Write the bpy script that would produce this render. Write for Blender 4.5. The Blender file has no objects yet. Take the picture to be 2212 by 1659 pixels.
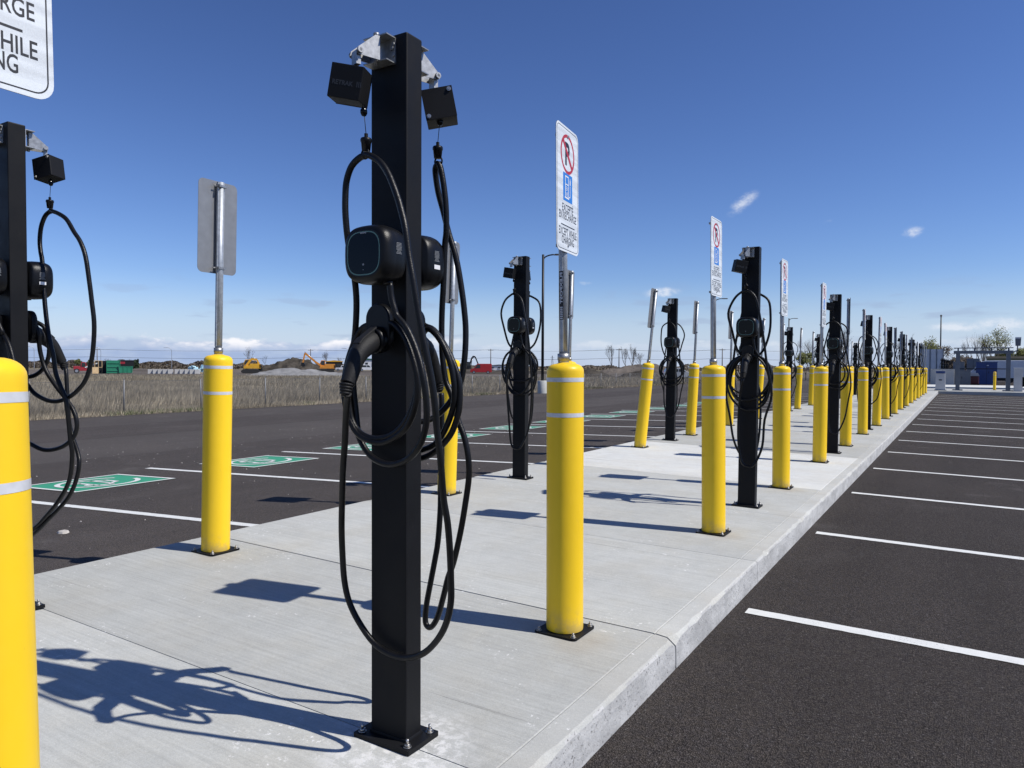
import bpy, bmesh, math, random
from mathutils import Vector, Matrix, noise as mnoise
import numpy as np

sc = bpy.context.scene
COL = sc.collection
PI = math.pi
random.seed(7)

# ------------------------------------------------------------------ camera
# x: across the charging island (away from the green bays), y: along it, z: up; the island's kerb is x = 0
F, CX, CY = 1590.0, 1106.0, 829.5           # focal length and centre in pixels of a 2212 x 1659 picture
ROLL, PITCH, YAW = 0.0044, math.atan(37.8 / 1590), math.atan(972 / 1590)
CAM = Vector((1.17, 0.0, 1.296))
FW = Vector((-math.sin(YAW) * math.cos(PITCH), math.cos(YAW) * math.cos(PITCH), -math.sin(PITCH)))
_r0 = Vector((math.cos(YAW), math.sin(YAW), 0)); _u0 = _r0.cross(FW)
RT = math.cos(ROLL) * _r0 + math.sin(ROLL) * _u0
UP = -math.sin(ROLL) * _r0 + math.cos(ROLL) * _u0
cam = bpy.data.cameras.new("camera"); cam_o = bpy.data.objects.new("camera", cam); COL.objects.link(cam_o)
cam.sensor_width = 36; cam.lens = 36 * F / 2212; cam.clip_start = 0.05; cam.clip_end = 6000
m = Matrix((RT, UP, -FW)).transposed().to_4x4(); m.translation = CAM
cam_o.matrix_world = m
sc.camera = cam_o

# ------------------------------------------------------------------ sun and sky
SUN_EL, SUN_AZ = math.radians(51.0), math.radians(14.0)      # azimuth: from +x towards +y
sd = Vector((math.cos(SUN_EL) * math.cos(SUN_AZ), math.cos(SUN_EL) * math.sin(SUN_AZ), math.sin(SUN_EL)))
sun = bpy.data.lights.new("sun", 'SUN'); sun.energy = 5.0; sun.angle = math.radians(0.53); sun.color = (1.0, 0.955, 0.89)
sun_o = bpy.data.objects.new("sun", sun); COL.objects.link(sun_o)
sun_o.rotation_euler = sd.to_track_quat('Z', 'Y').to_euler()

world = bpy.data.worlds.new("World"); sc.world = world; world.use_nodes = True
wn, wl = world.node_tree.nodes, world.node_tree.links
wn.clear()
def N(tree, typ, **kw):
    n = tree.new(typ)
    for k, v in kw.items(): setattr(n, k, v)
    return n
wo = N(wn, 'ShaderNodeOutputWorld'); bg = N(wn, 'ShaderNodeBackground'); bg.inputs[1].default_value = 0.105
sky = N(wn, 'ShaderNodeTexSky', sky_type='NISHITA', sun_disc=False)
sky.sun_elevation = SUN_EL; sky.sun_rotation = PI / 2 - SUN_AZ
sky.altitude = 0; sky.air_density = 1.0; sky.dust_density = 0.0; sky.ozone_density = 8.0
tc = N(wn, 'ShaderNodeTexCoord'); sep = N(wn, 'ShaderNodeSeparateXYZ'); wl.new(tc.outputs['Generated'], sep.inputs[0])
def M(op, a, b=None, c=None, tree=None, links=None, clamp=False):
    n = (tree or wn).new('ShaderNodeMath'); n.operation = op; n.use_clamp = clamp
    for i, v in enumerate((a, b, c)):
        if v is None: continue
        if isinstance(v, (int, float)): n.inputs[i].default_value = v
        else: (links or wl).new(v, n.inputs[i])
    return n.outputs[0]
def SS(x, a, b):      # smooth step from a to b
    n = wn.new('ShaderNodeMapRange'); n.interpolation_type = 'SMOOTHSTEP'
    wl.new(x, n.inputs[0]); n.inputs[1].default_value = a; n.inputs[2].default_value = b
    return n.outputs[0]
el = M('ARCSINE', sep.outputs[2]); az = M('ARCTAN2', sep.outputs[0], sep.outputs[1])   # az: from +y towards +x
def wnoise(sx, sz, scale, detail=6, rough=0.55, off=0.0):
    c = wn.new('ShaderNodeCombineXYZ')
    wl.new(M('MULTIPLY', az, sx), c.inputs[0]); wl.new(M('MULTIPLY', el, sz), c.inputs[1]); c.inputs[2].default_value = off
    n = wn.new('ShaderNodeTexNoise'); n.inputs['Scale'].default_value = scale; n.inputs['Detail'].default_value = detail
    n.inputs['Roughness'].default_value = rough; wl.new(c.outputs[0], n.inputs['Vector'])
    return n.outputs[0]
R_ = math.radians
# a far bank of cumulus low over the horizon, thicker to the west of the field
nb = wnoise(1.0, 2.6, 16, 7, 0.6)
topline = M('ADD', R_(1.95), M('MULTIPLY', M('SUBTRACT', wnoise(1.0, 0.0, 9, 5, 0.6, 3.1), 0.5), R_(2.0)))
bank = SS(M('ADD', M('SUBTRACT', topline, el), M('MULTIPLY', M('SUBTRACT', nb, 0.5), R_(1.6))), R_(-0.05), R_(0.30))
west = M('ADD', 0.26, M('MULTIPLY', 0.74, SS(az, R_(-33), R_(-44))))
bank = M('MULTIPLY', bank, M('MULTIPLY', west, M('ADD', 0.62, M('MULTIPLY', 0.45, SS(nb, 0.35, 0.62)))), clamp=True)
# thin grey flat clouds above the bank
ns = wnoise(1.0, 5.0, 11, 4, 0.5, 7.7)
thin = M('MULTIPLY', SS(ns, 0.56, 0.68), M('MULTIPLY', SS(el, R_(1.2), R_(2.2)), SS(el, R_(7.5), R_(3.5))))
thin = M('MULTIPLY', thin, 0.34)
# single fair-weather puffs
npf = wnoise(1.0, 1.5, 62, 8, 0.68, 1.3)
def ray(x, y): return (FW * F + RT * (x - CX) - UP * (y - CY)).normalized()
puffs = None
for (px, py, wx, wy, rot, amp) in [(1604, 438, 32, 14, 0.62, .70), (1972, 501, 18, 10, 0.1, .76), (1432, 632, 34, 10, 0.05, .95), (2072, 706, 44, 9, 0, .9),
                         (2165, 702, 42, 13, 0, .9), (1790, 478, 18, 6, .3, .3), (1265, 612, 22, 6, 0, .4), (395, 668, 27, 9, 0, .0)]:
    d = ray(px, py); a0 = math.atan2(d.x, d.y); e0 = math.asin(d.z)
    da = M('MULTIPLY', M('SUBTRACT', az, a0), math.cos(e0)); de = M('SUBTRACT', el, e0)
    c_, s_ = math.cos(rot), math.sin(rot)
    u = M('ADD', M('MULTIPLY', da, c_ * F / wx), M('MULTIPLY', de, s_ * F / wx))
    v = M('SUBTRACT', M('MULTIPLY', de, c_ * F / wy), M('MULTIPLY', da, s_ * F / wy))
    r2 = M('ADD', M('MULTIPLY', u, u), M('MULTIPLY', v, v))
    g = M('MULTIPLY', M('POWER', 2.718, M('MULTIPLY', r2, -0.9)), amp)
    puffs = g if puffs is None else M('MAXIMUM', puffs, g)
puffs = SS(M('MULTIPLY', puffs, M('ADD', -0.55, M('MULTIPLY', npf, 2.9))), 0.15, 0.95)
# colours (divided by the background strength so that they are true radiances)
def rgb(r, g, b):
    n = wn.new('ShaderNodeRGB'); n.outputs[0].default_value = (r, g, b, 1); return n.outputs[0]
def mixc(f, a, b):
    n = wn.new('ShaderNodeMix'); n.data_type = 'RGBA'; wl.new(f, n.inputs[0]); wl.new(a, n.inputs[6]); wl.new(b, n.inputs[7]); return n.outputs[2]
K = 1 / 0.1
lit = SS(M('SUBTRACT', el, M('SUBTRACT', topline, R_(0.75))), R_(-0.3), R_(0.6))
bankcol = mixc(M('MULTIPLY', lit, SS(nb, 0.36, 0.6)), rgb(.36 * K, .46 * K, .68 * K), rgb(.92 * K, .92 * K, .96 * K))
vm_ = wn.new('ShaderNodeVectorMath'); vm_.operation = 'MULTIPLY'; wl.new(sky.outputs[0], vm_.inputs[0]); vm_.inputs[1].default_value = (.140, .1215, .1235)
gm_ = wn.new('ShaderNodeGamma'); gm_.inputs[1].default_value = 1.33; wl.new(vm_.outputs[0], gm_.inputs[0])      # the clear air's steep blue
vs_ = wn.new('ShaderNodeVectorMath'); vs_.operation = 'SCALE'; vs_.inputs['Scale'].default_value = 10.0; wl.new(gm_.outputs[0], vs_.inputs[0])
hz_ = mixc(M('MULTIPLY', SS(el, R_(7), R_(0.0)), .85), vs_.outputs[0], rgb(.50 * K, .615 * K, .80 * K))
skyn = mixc(bank, hz_, bankcol)
skyn = mixc(thin, skyn, rgb(.30 * K, .37 * K, .55 * K))
skyn = mixc(M('MULTIPLY', puffs, .72), skyn, rgb(.78 * K, .82 * K, .9 * K))
wl.new(skyn, bg.inputs[0]); wl.new(bg.outputs[0], wo.inputs[0])

vs = sc.view_settings
vs.view_transform = 'Standard'; vs.look = 'None'; vs.exposure = 0.0; vs.gamma = 1.0; vs.use_curve_mapping = False
sc.cycles.use_denoising = True
sc.cycles.denoising_prefilter = 'ACCURATE'
sc.cycles.max_bounces = 6

# ------------------------------------------------------------------ materials
MAT = {}
def mat(name, col, rough=0.6, metal=0.0, spec=0.5, var=0.0, vscale=6.0, bump=0.0, bscale=60.0, var2=None, island=0.0, coat=0.0, obj=False):
    if name in MAT: return MAT[name]
    mt = bpy.data.materials.new(name); mt.use_nodes = True; nt = mt.node_tree; b = nt.nodes['Principled BSDF']
    b.inputs['Roughness'].default_value = rough; b.inputs['Metallic'].default_value = metal
    b.inputs['Specular IOR Level'].default_value = spec; b.inputs['Coat Weight'].default_value = coat
    b.inputs['Base Color'].default_value = (*col, 1)
    L = nt.links
    geo = nt.nodes.new('ShaderNodeNewGeometry'); tcx = nt.nodes.new('ShaderNodeTexCoord')
    vec = tcx.outputs['Object'] if obj else geo.outputs['Position']
    out = None
    if var or var2:
        n = nt.nodes.new('ShaderNodeTexNoise'); n.inputs['Scale'].default_value = vscale; n.inputs['Detail'].default_value = 6; L.new(vec, n.inputs['Vector'])
        r = nt.nodes.new('ShaderNodeMapRange'); L.new(n.outputs[0], r.inputs[0]); r.inputs[1].default_value = .3; r.inputs[2].default_value = .7
        mx = nt.nodes.new('ShaderNodeMix'); mx.data_type = 'RGBA'; L.new(r.outputs[0], mx.inputs[0])
        a = [max(0, c * (1 - var)) for c in col]; z = var2 or [c * (1 + var) for c in col]
        mx.inputs[6].default_value = (*a, 1); mx.inputs[7].default_value = (*z, 1); out = mx.outputs[2]
    if island:
        h = nt.nodes.new('ShaderNodeMapRange'); L.new(geo.outputs['Random Per Island'], h.inputs[0]); h.inputs[3].default_value = 1 - island; h.inputs[4].default_value = 1 + island
        vm = nt.nodes.new('ShaderNodeVectorMath'); vm.operation = 'SCALE'
        if out is not None: L.new(out, vm.inputs[0])
        else: vm.inputs[0].default_value = col
        L.new(h.outputs[0], vm.inputs['Scale']); out = vm.outputs[0]
    if out is not None: L.new(out, b.inputs['Base Color'])
    if bump:
        n2 = nt.nodes.new('ShaderNodeTexNoise'); n2.inputs['Scale'].default_value = bscale; n2.inputs['Detail'].default_value = 4; L.new(vec, n2.inputs['Vector'])
        bp = nt.nodes.new('ShaderNodeBump'); bp.inputs['Strength'].default_value = bump; bp.inputs['Distance'].default_value = .01
        L.new(n2.outputs[0], bp.inputs['Height']); L.new(bp.outputs[0], b.inputs['Normal'])
    MAT[name] = mt
    return mt

def custom(name):
    mt = bpy.data.materials.new(name); mt.use_nodes = True; MAT[name] = mt
    nt = mt.node_tree; b = nt.nodes['Principled BSDF']; geo = nt.nodes.new('ShaderNodeNewGeometry')
    return mt, nt, b, geo
class G:       # small helper round a node tree
    def __init__(s, nt): s.nt = nt; s.L = nt.links
    def m(s, op, a, b=None, clamp=False): return M(op, a, b, None, s.nt.nodes, s.L, clamp)
    def noise(s, vec, scale, detail=5, rough=.55, dim='3D'):
        n = s.nt.nodes.new('ShaderNodeTexNoise'); n.inputs['Scale'].default_value = scale; n.inputs['Detail'].default_value = detail; n.inputs['Roughness'].default_value = rough
        s.L.new(vec, n.inputs['Vector']); return n.outputs[0]
    def stretch(s, vec, x, y, z=1.0, off=(0, 0, 0), rz=0.0):
        n = s.nt.nodes.new('ShaderNodeMapping'); n.inputs['Scale'].default_value = (x, y, z); n.inputs['Location'].default_value = off; n.inputs['Rotation'].default_value = (0, 0, rz)
        s.L.new(vec, n.inputs['Vector']); return n.outputs[0]
    def ss(s, x, a, b, lo=0.0, hi=1.0):
        n = s.nt.nodes.new('ShaderNodeMapRange'); n.interpolation_type = 'SMOOTHSTEP'; s.L.new(x, n.inputs[0])
        for i, v in enumerate((a, b, lo, hi)): n.inputs[1 + i].default_value = v
        return n.outputs[0]
    def mix(s, f, a, b):
        n = s.nt.nodes.new('ShaderNodeMix'); n.data_type = 'RGBA'
        for i, v in ((0, f), (6, a), (7, b)):
            if isinstance(v, (int, float)): n.inputs[i].default_value = v
            elif isinstance(v, tuple): n.inputs[i].default_value = (*v, 1)
            else: s.L.new(v, n.inputs[i])
        return n.outputs[2]
    def scale(s, c, f):
        n = s.nt.nodes.new('ShaderNodeVectorMath'); n.operation = 'SCALE'; s.L.new(c, n.inputs[0]); s.L.new(f, n.inputs['Scale']); return n.outputs[0]
    def voro(s, vec, scale, feat='F1'):
        n = s.nt.nodes.new('ShaderNodeTexVoronoi'); n.feature = feat; n.inputs['Scale'].default_value = scale; s.L.new(vec, n.inputs['Vector']); return n
    def bump(s, h, strength, dist):
        n = s.nt.nodes.new('ShaderNodeBump'); n.inputs['Strength'].default_value = strength; n.inputs['Distance'].default_value = dist
        s.L.new(h, n.inputs['Height']); return n.outputs[0]

def make_concrete(name, base, broom=1.0):
    mt, nt, b, geo = custom(name); g = G(nt); P = geo.outputs['Position']
    oi = nt.nodes.new('ShaderNodeObjectInfo')
    big = g.noise(P, 1.1, 6, .6); mid = g.noise(P, 9, 6, .65); fine = g.noise(P, 240, 3, .6)
    streak = g.noise(g.stretch(P, 1.2, 55, 1, rz=0.03), 1.0, 5, .65)
    streak2 = g.noise(g.stretch(P, .35, 19, 1, rz=-0.02), 1.0, 3, .5)
    v = g.m('ADD', 1.0, g.m('MULTIPLY', g.m('SUBTRACT', big, .5), .30))
    v = g.m('ADD', v, g.m('MULTIPLY', g.m('SUBTRACT', mid, .5), .26))
    v = g.m('ADD', v, g.m('MULTIPLY', g.m('SUBTRACT', fine, .5), .60))
    v = g.m('ADD', v, g.m('MULTIPLY', g.m('SUBTRACT', streak, .5), .52 * broom))
    v = g.m('ADD', v, g.m('MULTIPLY', g.m('SUBTRACT', g.noise(P, 85, 4, .7), .5), .34))
    cracks = g.ss(streak2, .70, .735)                 # dark drag lines left by the broom
    v = g.m('SUBTRACT', v, g.m('MULTIPLY', cracks, .24 * broom))
    v = g.m('MULTIPLY', v, g.m('ADD', .93, g.m('MULTIPLY', oi.outputs['Random'], .14)))
    col = g.scale(g.mix(g.ss(g.noise(P, 2.3, 5), .40, .68), base, (base[0] * .98, base[1] * .96, base[2] * .93)), v)
    # pale splashes of laitance and brown stains
    spl = g.m('MULTIPLY', g.ss(g.noise(P, 34, 5, .7), .60, .68), g.ss(g.noise(P, 2.0, 3), .50, .62))
    col = g.mix(g.m('MULTIPLY', spl, .85), col, (.74, .74, .72))
    st = g.ss(g.noise(P, 1.6, 4), .60, .75)
    col = g.mix(g.m('MULTIPLY', st, .12), col, (.30, .265, .22))
    def near_(px, py, r0, r1):
        dn = nt.nodes.new('ShaderNodeVectorMath'); dn.operation = 'DISTANCE'; nt.links.new(P, dn.inputs[0]); dn.inputs[1].default_value = (px, py, .01); return g.ss(g.m('ADD', dn.outputs['Value'], g.m('MULTIPLY', g.m('SUBTRACT', g.noise(P, 12, 4), .5), .16)), r0, r1)
    col = g.mix(g.m('MULTIPLY', near_(-.44, 1.90, .34, .12), g.ss(g.noise(P, 28, 5, .7), .44, .60, .15, .75)), col, (.70, .70, .68))     # drilling dust round the post's foot
    for bx, by in ((-.36, 3.10), (-2.93, 3.05), (-.37, 5.62), (-.50, .60), (-.37, 8.15)):
        col = g.mix(g.m('MULTIPLY', near_(bx, by, .22, .06), .26), col, (.30, .245, .17))              # rust and clay washed from the plates
    nt.links.new(col, b.inputs['Base Color']); b.inputs['Roughness'].default_value = .85; b.inputs['Specular IOR Level'].default_value = .25
    h = g.m('ADD', g.m('MULTIPLY', g.noise(g.stretch(P, 4, 320, 4, rz=0.02), 1.0, 3, .6), 1.0 * broom), g.m('MULTIPLY', fine, .7))
    nt.links.new(g.bump(h, .55, .0022), b.inputs['Normal'])
    return mt
make_concrete('concrete', (.412, .420, .396)); make_concrete('concrete_pale', (.545, .555, .530)); make_concrete('concrete_kerb', (.44, .446, .420), .15)
def make_kerb():      # kerb face: pitted cast face
    mt, nt, b, geo = custom('concrete_face'); g = G(nt); P = geo.outputs['Position']
    v = g.m('ADD', .72, g.m('MULTIPLY', g.noise(P, 14, 7, .7), .55))
    pit = g.ss(g.noise(P, 75, 3, .6), .62, .70)
    col = g.mix(g.m('MULTIPLY', pit, .75), g.scale(g.mix(g.ss(g.noise(g.stretch(P, 1, 3, 9), 1.0, 4), .35, .65), (.40, .40, .39), (.52, .52, .505)), v), (.16, .155, .15))
    nt.links.new(col, b.inputs['Base Color']); b.inputs['Roughness'].default_value = .9; b.inputs['Specular IOR Level'].default_value = .2
    nt.links.new(g.bump(g.m('SUBTRACT', g.noise(P, 40, 6, .7), g.m('MULTIPLY', pit, .8)), .9, .006), b.inputs['Normal'])
make_kerb()
def make_asphalt(name, tint, coarse):
    mt, nt, b, geo = custom(name); g = G(nt); P = geo.outputs['Position']
    vo = g.voro(P, 150 if coarse else 190); vd, vc = vo.outputs['Distance'], vo.outputs['Color']
    sepc = nt.nodes.new('ShaderNodeSeparateColor'); nt.links.new(vc, sepc.inputs[0])
    v = g.m('ADD', .60, g.m('MULTIPLY', sepc.outputs[0], .75))
    v = g.m('MULTIPLY', v, g.ss(vd, .75, .25, .45, 1.05))
    v = g.m('MULTIPLY', v, g.m('ADD', .72, g.m('MULTIPLY', g.noise(P, .55, 5), .56)))
    v = g.m('MULTIPLY', v, g.m('ADD', .80, g.m('MULTIPLY', g.noise(g.stretch(P, 2.2, .25), 1.0, 5, .6), .4)))
    v = g.m('MULTIPLY', v, g.m('ADD', .30, g.m('MULTIPLY', g.noise(P, 80, 5, .8), 1.40)))
    fleck = g.ss(sepc.outputs[1], .965, .985)
    col = g.scale(g.mix(g.ss(g.noise(P, 30, 3), .35, .65), tint, (tint[0] * .92, tint[1] * .94, tint[2] * 1.02)), v)
    col = g.mix(g.m('MULTIPLY', fleck, .35), col, (.22, .21, .20))
    dust = g.m('MULTIPLY', g.ss(g.noise(P, 1.3, 6, .65), .54, .74), g.ss(g.noise(g.stretch(P, .7, .5), 1.0, 3), .42, .62))
    col = g.mix(g.m('MULTIPLY', dust, .34), col, (.17, .16, .15))
    scuff = g.m('MULTIPLY', g.ss(g.noise(g.stretch(P, 3.2, .35, 1, rz=.5), 1.0, 5, .7), .60, .72), g.ss(g.noise(P, .45, 3), .48, .62))     # tyre scuffs
    col = g.mix(g.m('MULTIPLY', scuff, .22), col, (.13, .125, .12))
    if not coarse:        # paving lanes of the west lot: tone changes from lane to lane, tarry seams between them
        sx = nt.nodes.new('ShaderNodeSeparateXYZ'); nt.links.new(P, sx.inputs[0])
        xw = g.m('ADD', sx.outputs[0], g.m('MULTIPLY', g.m('SUBTRACT', g.noise(P, .35, 4), .5), .35))
        for x0, w_, k_ in ((-10.6, .05, .45), (-14.3, .06, .5), (-18.0, .05, .4)):
            dd = g.m('ABSOLUTE', g.m('SUBTRACT', xw, x0)); col = g.mix(g.m('MULTIPLY', g.m('MULTIPLY', g.ss(dd, w_, .0), k_), g.ss(g.noise(P, 1.5, 4), .35, .6)), col, (.020, .018, .017))
        for x0, x1, k_ in ((-10.6, -14.3, .16), (-18.0, -22.0, .12)):
            inn = g.m('MULTIPLY', g.ss(xw, x0 + .02, x0 - .02), g.ss(xw, x1 - .02, x1 + .02)); col = g.mix(g.m('MULTIPLY', inn, k_), col, (.15, .14, .13))
    oil = g.ss(g.noise(P, .9, 4, .6), .70, .76); col = g.mix(g.m('MULTIPLY', oil, .45), col, (.022, .020, .019))
    nt.links.new(col, b.inputs['Base Color']); b.inputs['Roughness'].default_value = .88; b.inputs['Specular IOR Level'].default_value = .13
    h = g.m('ADD', g.m('MULTIPLY', vd, -1.0), g.m('MULTIPLY', g.noise(P, 60, 3), .8))
    nt.links.new(g.bump(h, 1.0 if coarse else .5, .007 if coarse else .005), b.inputs['Normal'])
make_asphalt('asphalt', (.073, .0625, .0545), True); make_asphalt('asphalt_west', (.088, .0760, .0665), False)
def make_paint(name, col, wear, under=(.05, .047, .045)):
    mt, nt, b, geo = custom(name); g = G(nt); P = geo.outputs['Position']
    sp = g.m('MULTIPLY', g.ss(g.noise(P, 120, 4, .7), .585, .66), g.ss(g.noise(P, 4, 4), .34, .66, .15, 1.0))
    tone = g.m('ADD', .86, g.m('MULTIPLY', g.noise(P, 11, 5), .28))
    c = nt.nodes.new('ShaderNodeRGB'); c.outputs[0].default_value = (*col, 1)
    out = g.mix(g.m('MULTIPLY', sp, wear), g.scale(c.outputs[0], tone), under)
    nt.links.new(out, b.inputs['Base Color']); b.inputs['Roughness'].default_value = .65
    nt.links.new(g.bump(g.noise(P, 130, 3), .6, .004), b.inputs['Normal'])
make_paint('paint_white', (.655, .665, .635), .9); make_paint('paint_green', (.035, .28, .155), .45)
def make_yellow():
    mt, nt, b, geo = custom('yellow_plastic'); g = G(nt); tcx = nt.nodes.new('ShaderNodeTexCoord'); P = tcx.outputs['Object']
    oi = nt.nodes.new('ShaderNodeObjectInfo')
    sx = nt.nodes.new('ShaderNodeSeparateXYZ'); nt.links.new(P, sx.inputs[0])
    dirt = g.m('MULTIPLY', g.ss(sx.outputs[2], .16, .0), g.ss(g.noise(P, 18, 5), .38, .66))
    scuff = g.ss(g.noise(g.stretch(P, 40, 40, 7), 1.0, 5, .7), .655, .70)
    v = g.m('ADD', .95, g.m('MULTIPLY', oi.outputs['Random'], .07))
    c = g.scale(g.mix(g.noise(P, 5, 4), (.92, .605, .022), (.86, .555, .018)), v)
    c = g.mix(g.m('MULTIPLY', dirt, .55), c, (.40, .31, .14)); c = g.mix(g.m('MULTIPLY', scuff, .30), c, (.5, .38, .10))
    nt.links.new(c, b.inputs['Base Color']); b.inputs['Roughness'].default_value = .33; b.inputs['Specular IOR Level'].default_value = .30
    nt.links.new(g.bump(g.noise(P, 9, 3), .12, .01), b.inputs['Normal'])
    nt.links.new(g.ss(g.noise(P, 25, 4), .3, .7, .34, .46), b.inputs['Roughness'])
make_yellow()
def make_powder():
    mt, nt, b, geo = custom('black_powder'); g = G(nt); P = geo.outputs['Position']
    n = g.noise(P, 6, 5); v = g.m('ADD', .8, g.m('MULTIPLY', n, .4))
    c = nt.nodes.new('ShaderNodeRGB'); c.outputs[0].default_value = (.0085, .0088, .0100, 1)
    dust = g.m('MULTIPLY', g.ss(g.noise(P, 55, 5, .7), .62, .74), .10)
    nt.links.new(g.mix(dust, g.scale(c.outputs[0], v), (.09, .085, .08)), b.inputs['Base Color'])
    nt.links.new(g.ss(n, .3, .7, .46, .6), b.inputs['Roughness']); b.inputs['Specular IOR Level'].default_value = .16
    nt.links.new(g.bump(g.noise(P, 900, 2), .25, .001), b.inputs['Normal'])
make_powder()
mat('rubber', (.0065, .0065, .007), .36, spec=.26, var=.25, vscale=30, bump=.15, bscale=300)
mat('black_plastic', (.0050, .0052, .0060), .34, spec=.24, var=.2, vscale=20, bump=.10, bscale=700)
mat('gloss_black', (.0025, .0028, .004), .10, spec=.16)
mat('grip_plastic', (.013, .013, .0135), .55, spec=.25, bump=.2, bscale=500)
mat('zinc', (.34, .345, .345), .46, .8, var=.22, vscale=60)
mat('galvanised', (.40, .425, .45), .50, .55, var=.16, vscale=35)
mat('sign_back', (.27, .275, .28), .48, .55, var=.08, vscale=18)
mat('bolt', (.42, .41, .39), .42, 1.0, var=.3, vscale=90)
mat('ring_glow', (.10, .20, .17), .4); mat('ring_grey', (.11, .13, .13), .4)
mat('white_print', (.72, .72, .72), .6); mat('faint_print', (.030, .031, .034), .5); mat('grey_print', (.26, .27, .28), .5)
def make_sheet():
    mt, nt, b, geo = custom('sign_white'); g = G(nt); tcx = nt.nodes.new('ShaderNodeTexCoord'); P = tcx.outputs['Object']
    w = g.noise(g.stretch(P, 3, 3, 42), 1.0, 2, .4); hx = g.voro(g.stretch(P, 1, 1, 1), 260).outputs['Distance']
    v = g.m('ADD', g.ss(w, .35, .62, .86, 1.04), g.m('MULTIPLY', hx, -.10))
    c = nt.nodes.new('ShaderNodeRGB'); c.outputs[0].default_value = (.72, .76, .78, 1)
    nt.links.new(g.scale(c.outputs[0], v), b.inputs['Base Color']); b.inputs['Roughness'].default_value = .4
make_sheet()
mat('sign_black', (.015, .015, .017), .45); mat('sign_red', (.42, .025, .035), .45); mat('sign_blue', (.025, .19, .58), .45)
mat('band_white', (.58, .59, .61), .42, var=.12, vscale=25)
mat('black_steel', (.010, .0105, .012), .5, spec=.4)
mat('grass_ground', (.155, .130, .092), 1.0, var=.35, vscale=.7, spec=.1)
mat('dirt', (.115, .100, .086), 1.0, var=.35, vscale=.12, bump=.6, bscale=2.0, spec=.1)
mat('field', (.19, .165, .115), 1.0, var=.3, vscale=.05, spec=.1)
mat('dry_grass', (.315, .272, .200), .85, island=.70, spec=.2, var=.42, vscale=.30)
mat('green_tuft', (.085, .125, .035), .8, island=.4, spec=.2)
mat('twig', (.125, .108, .092), .9, spec=.1, island=.2)
mat('bud_leaf', (.165, .175, .060), .8, island=.35, spec=.2); mat('twig_haze', (.150, .125, .100), .9, island=.35, spec=.1)
mat('evergreen', (.030, .045, .026), .9, island=.4, spec=.1)
mat('gravel', (.215, .215, .215), 1.0, var=.28, vscale=.9, bump=.8, bscale=3.0, spec=.1)
mat('soil', (.060, .053, .044), 1.0, var=.4, vscale=.5, bump=.9, bscale=1.6, spec=.1)
mat('wood_pole', (.12, .10, .085), .9); mat('lumber', (.52, .37, .20), .8, var=.15, vscale=3)
mat('glass_dark', (.02, .025, .03), .1, spec=.6); mat('tyre', (.018, .018, .018), .85)
mat('steel_grey', (.13, .145, .17), .5, .35, var=.08, vscale=4); mat('rim', (.45, .45, .46), .4, .8)
mat('dust_stone', (.46, .43, .39), .9, var=.2, vscale=40, bump=.6, bscale=60)
def paint(name, col, rough=.45): return mat(name, col, rough, var=.10, vscale=1.5, obj=True)
paint('machine_yellow', (.62, .33, .02)); paint('machine_orange', (.60, .24, .03)); paint('machine_red', (.30, .02, .03)); paint('van_red', (.38, .015, .02), .3)
paint('container_green', (.02, .19, .105)); paint('car_white', (.62, .63, .65), .25); paint('car_silver', (.42, .44, .46), .25); paint('blue_panel', (.022, .055, .19))
paint('wall_white', (.68, .68, .68)); paint('tarp_blue', (.50, .72, .78)); paint('cabinet_beige', (.52, .50, .46)); paint('roof_green', (.03, .10, .07)); paint('olive', (.16, .14, .06))
paint('barrel_orange', (.60, .12, .03)); paint('block_grey', (.46, .455, .44), .9); paint('kiosk_grey', (.50, .50, .50)); paint('lamp_red', (.6, .02, .02)); paint('maroon', (.10, .015, .02))
mat('fence_wire', (.20, .20, .20), .6, .4); mat('post_grey', (.20, .205, .21), .6, .4)

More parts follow.
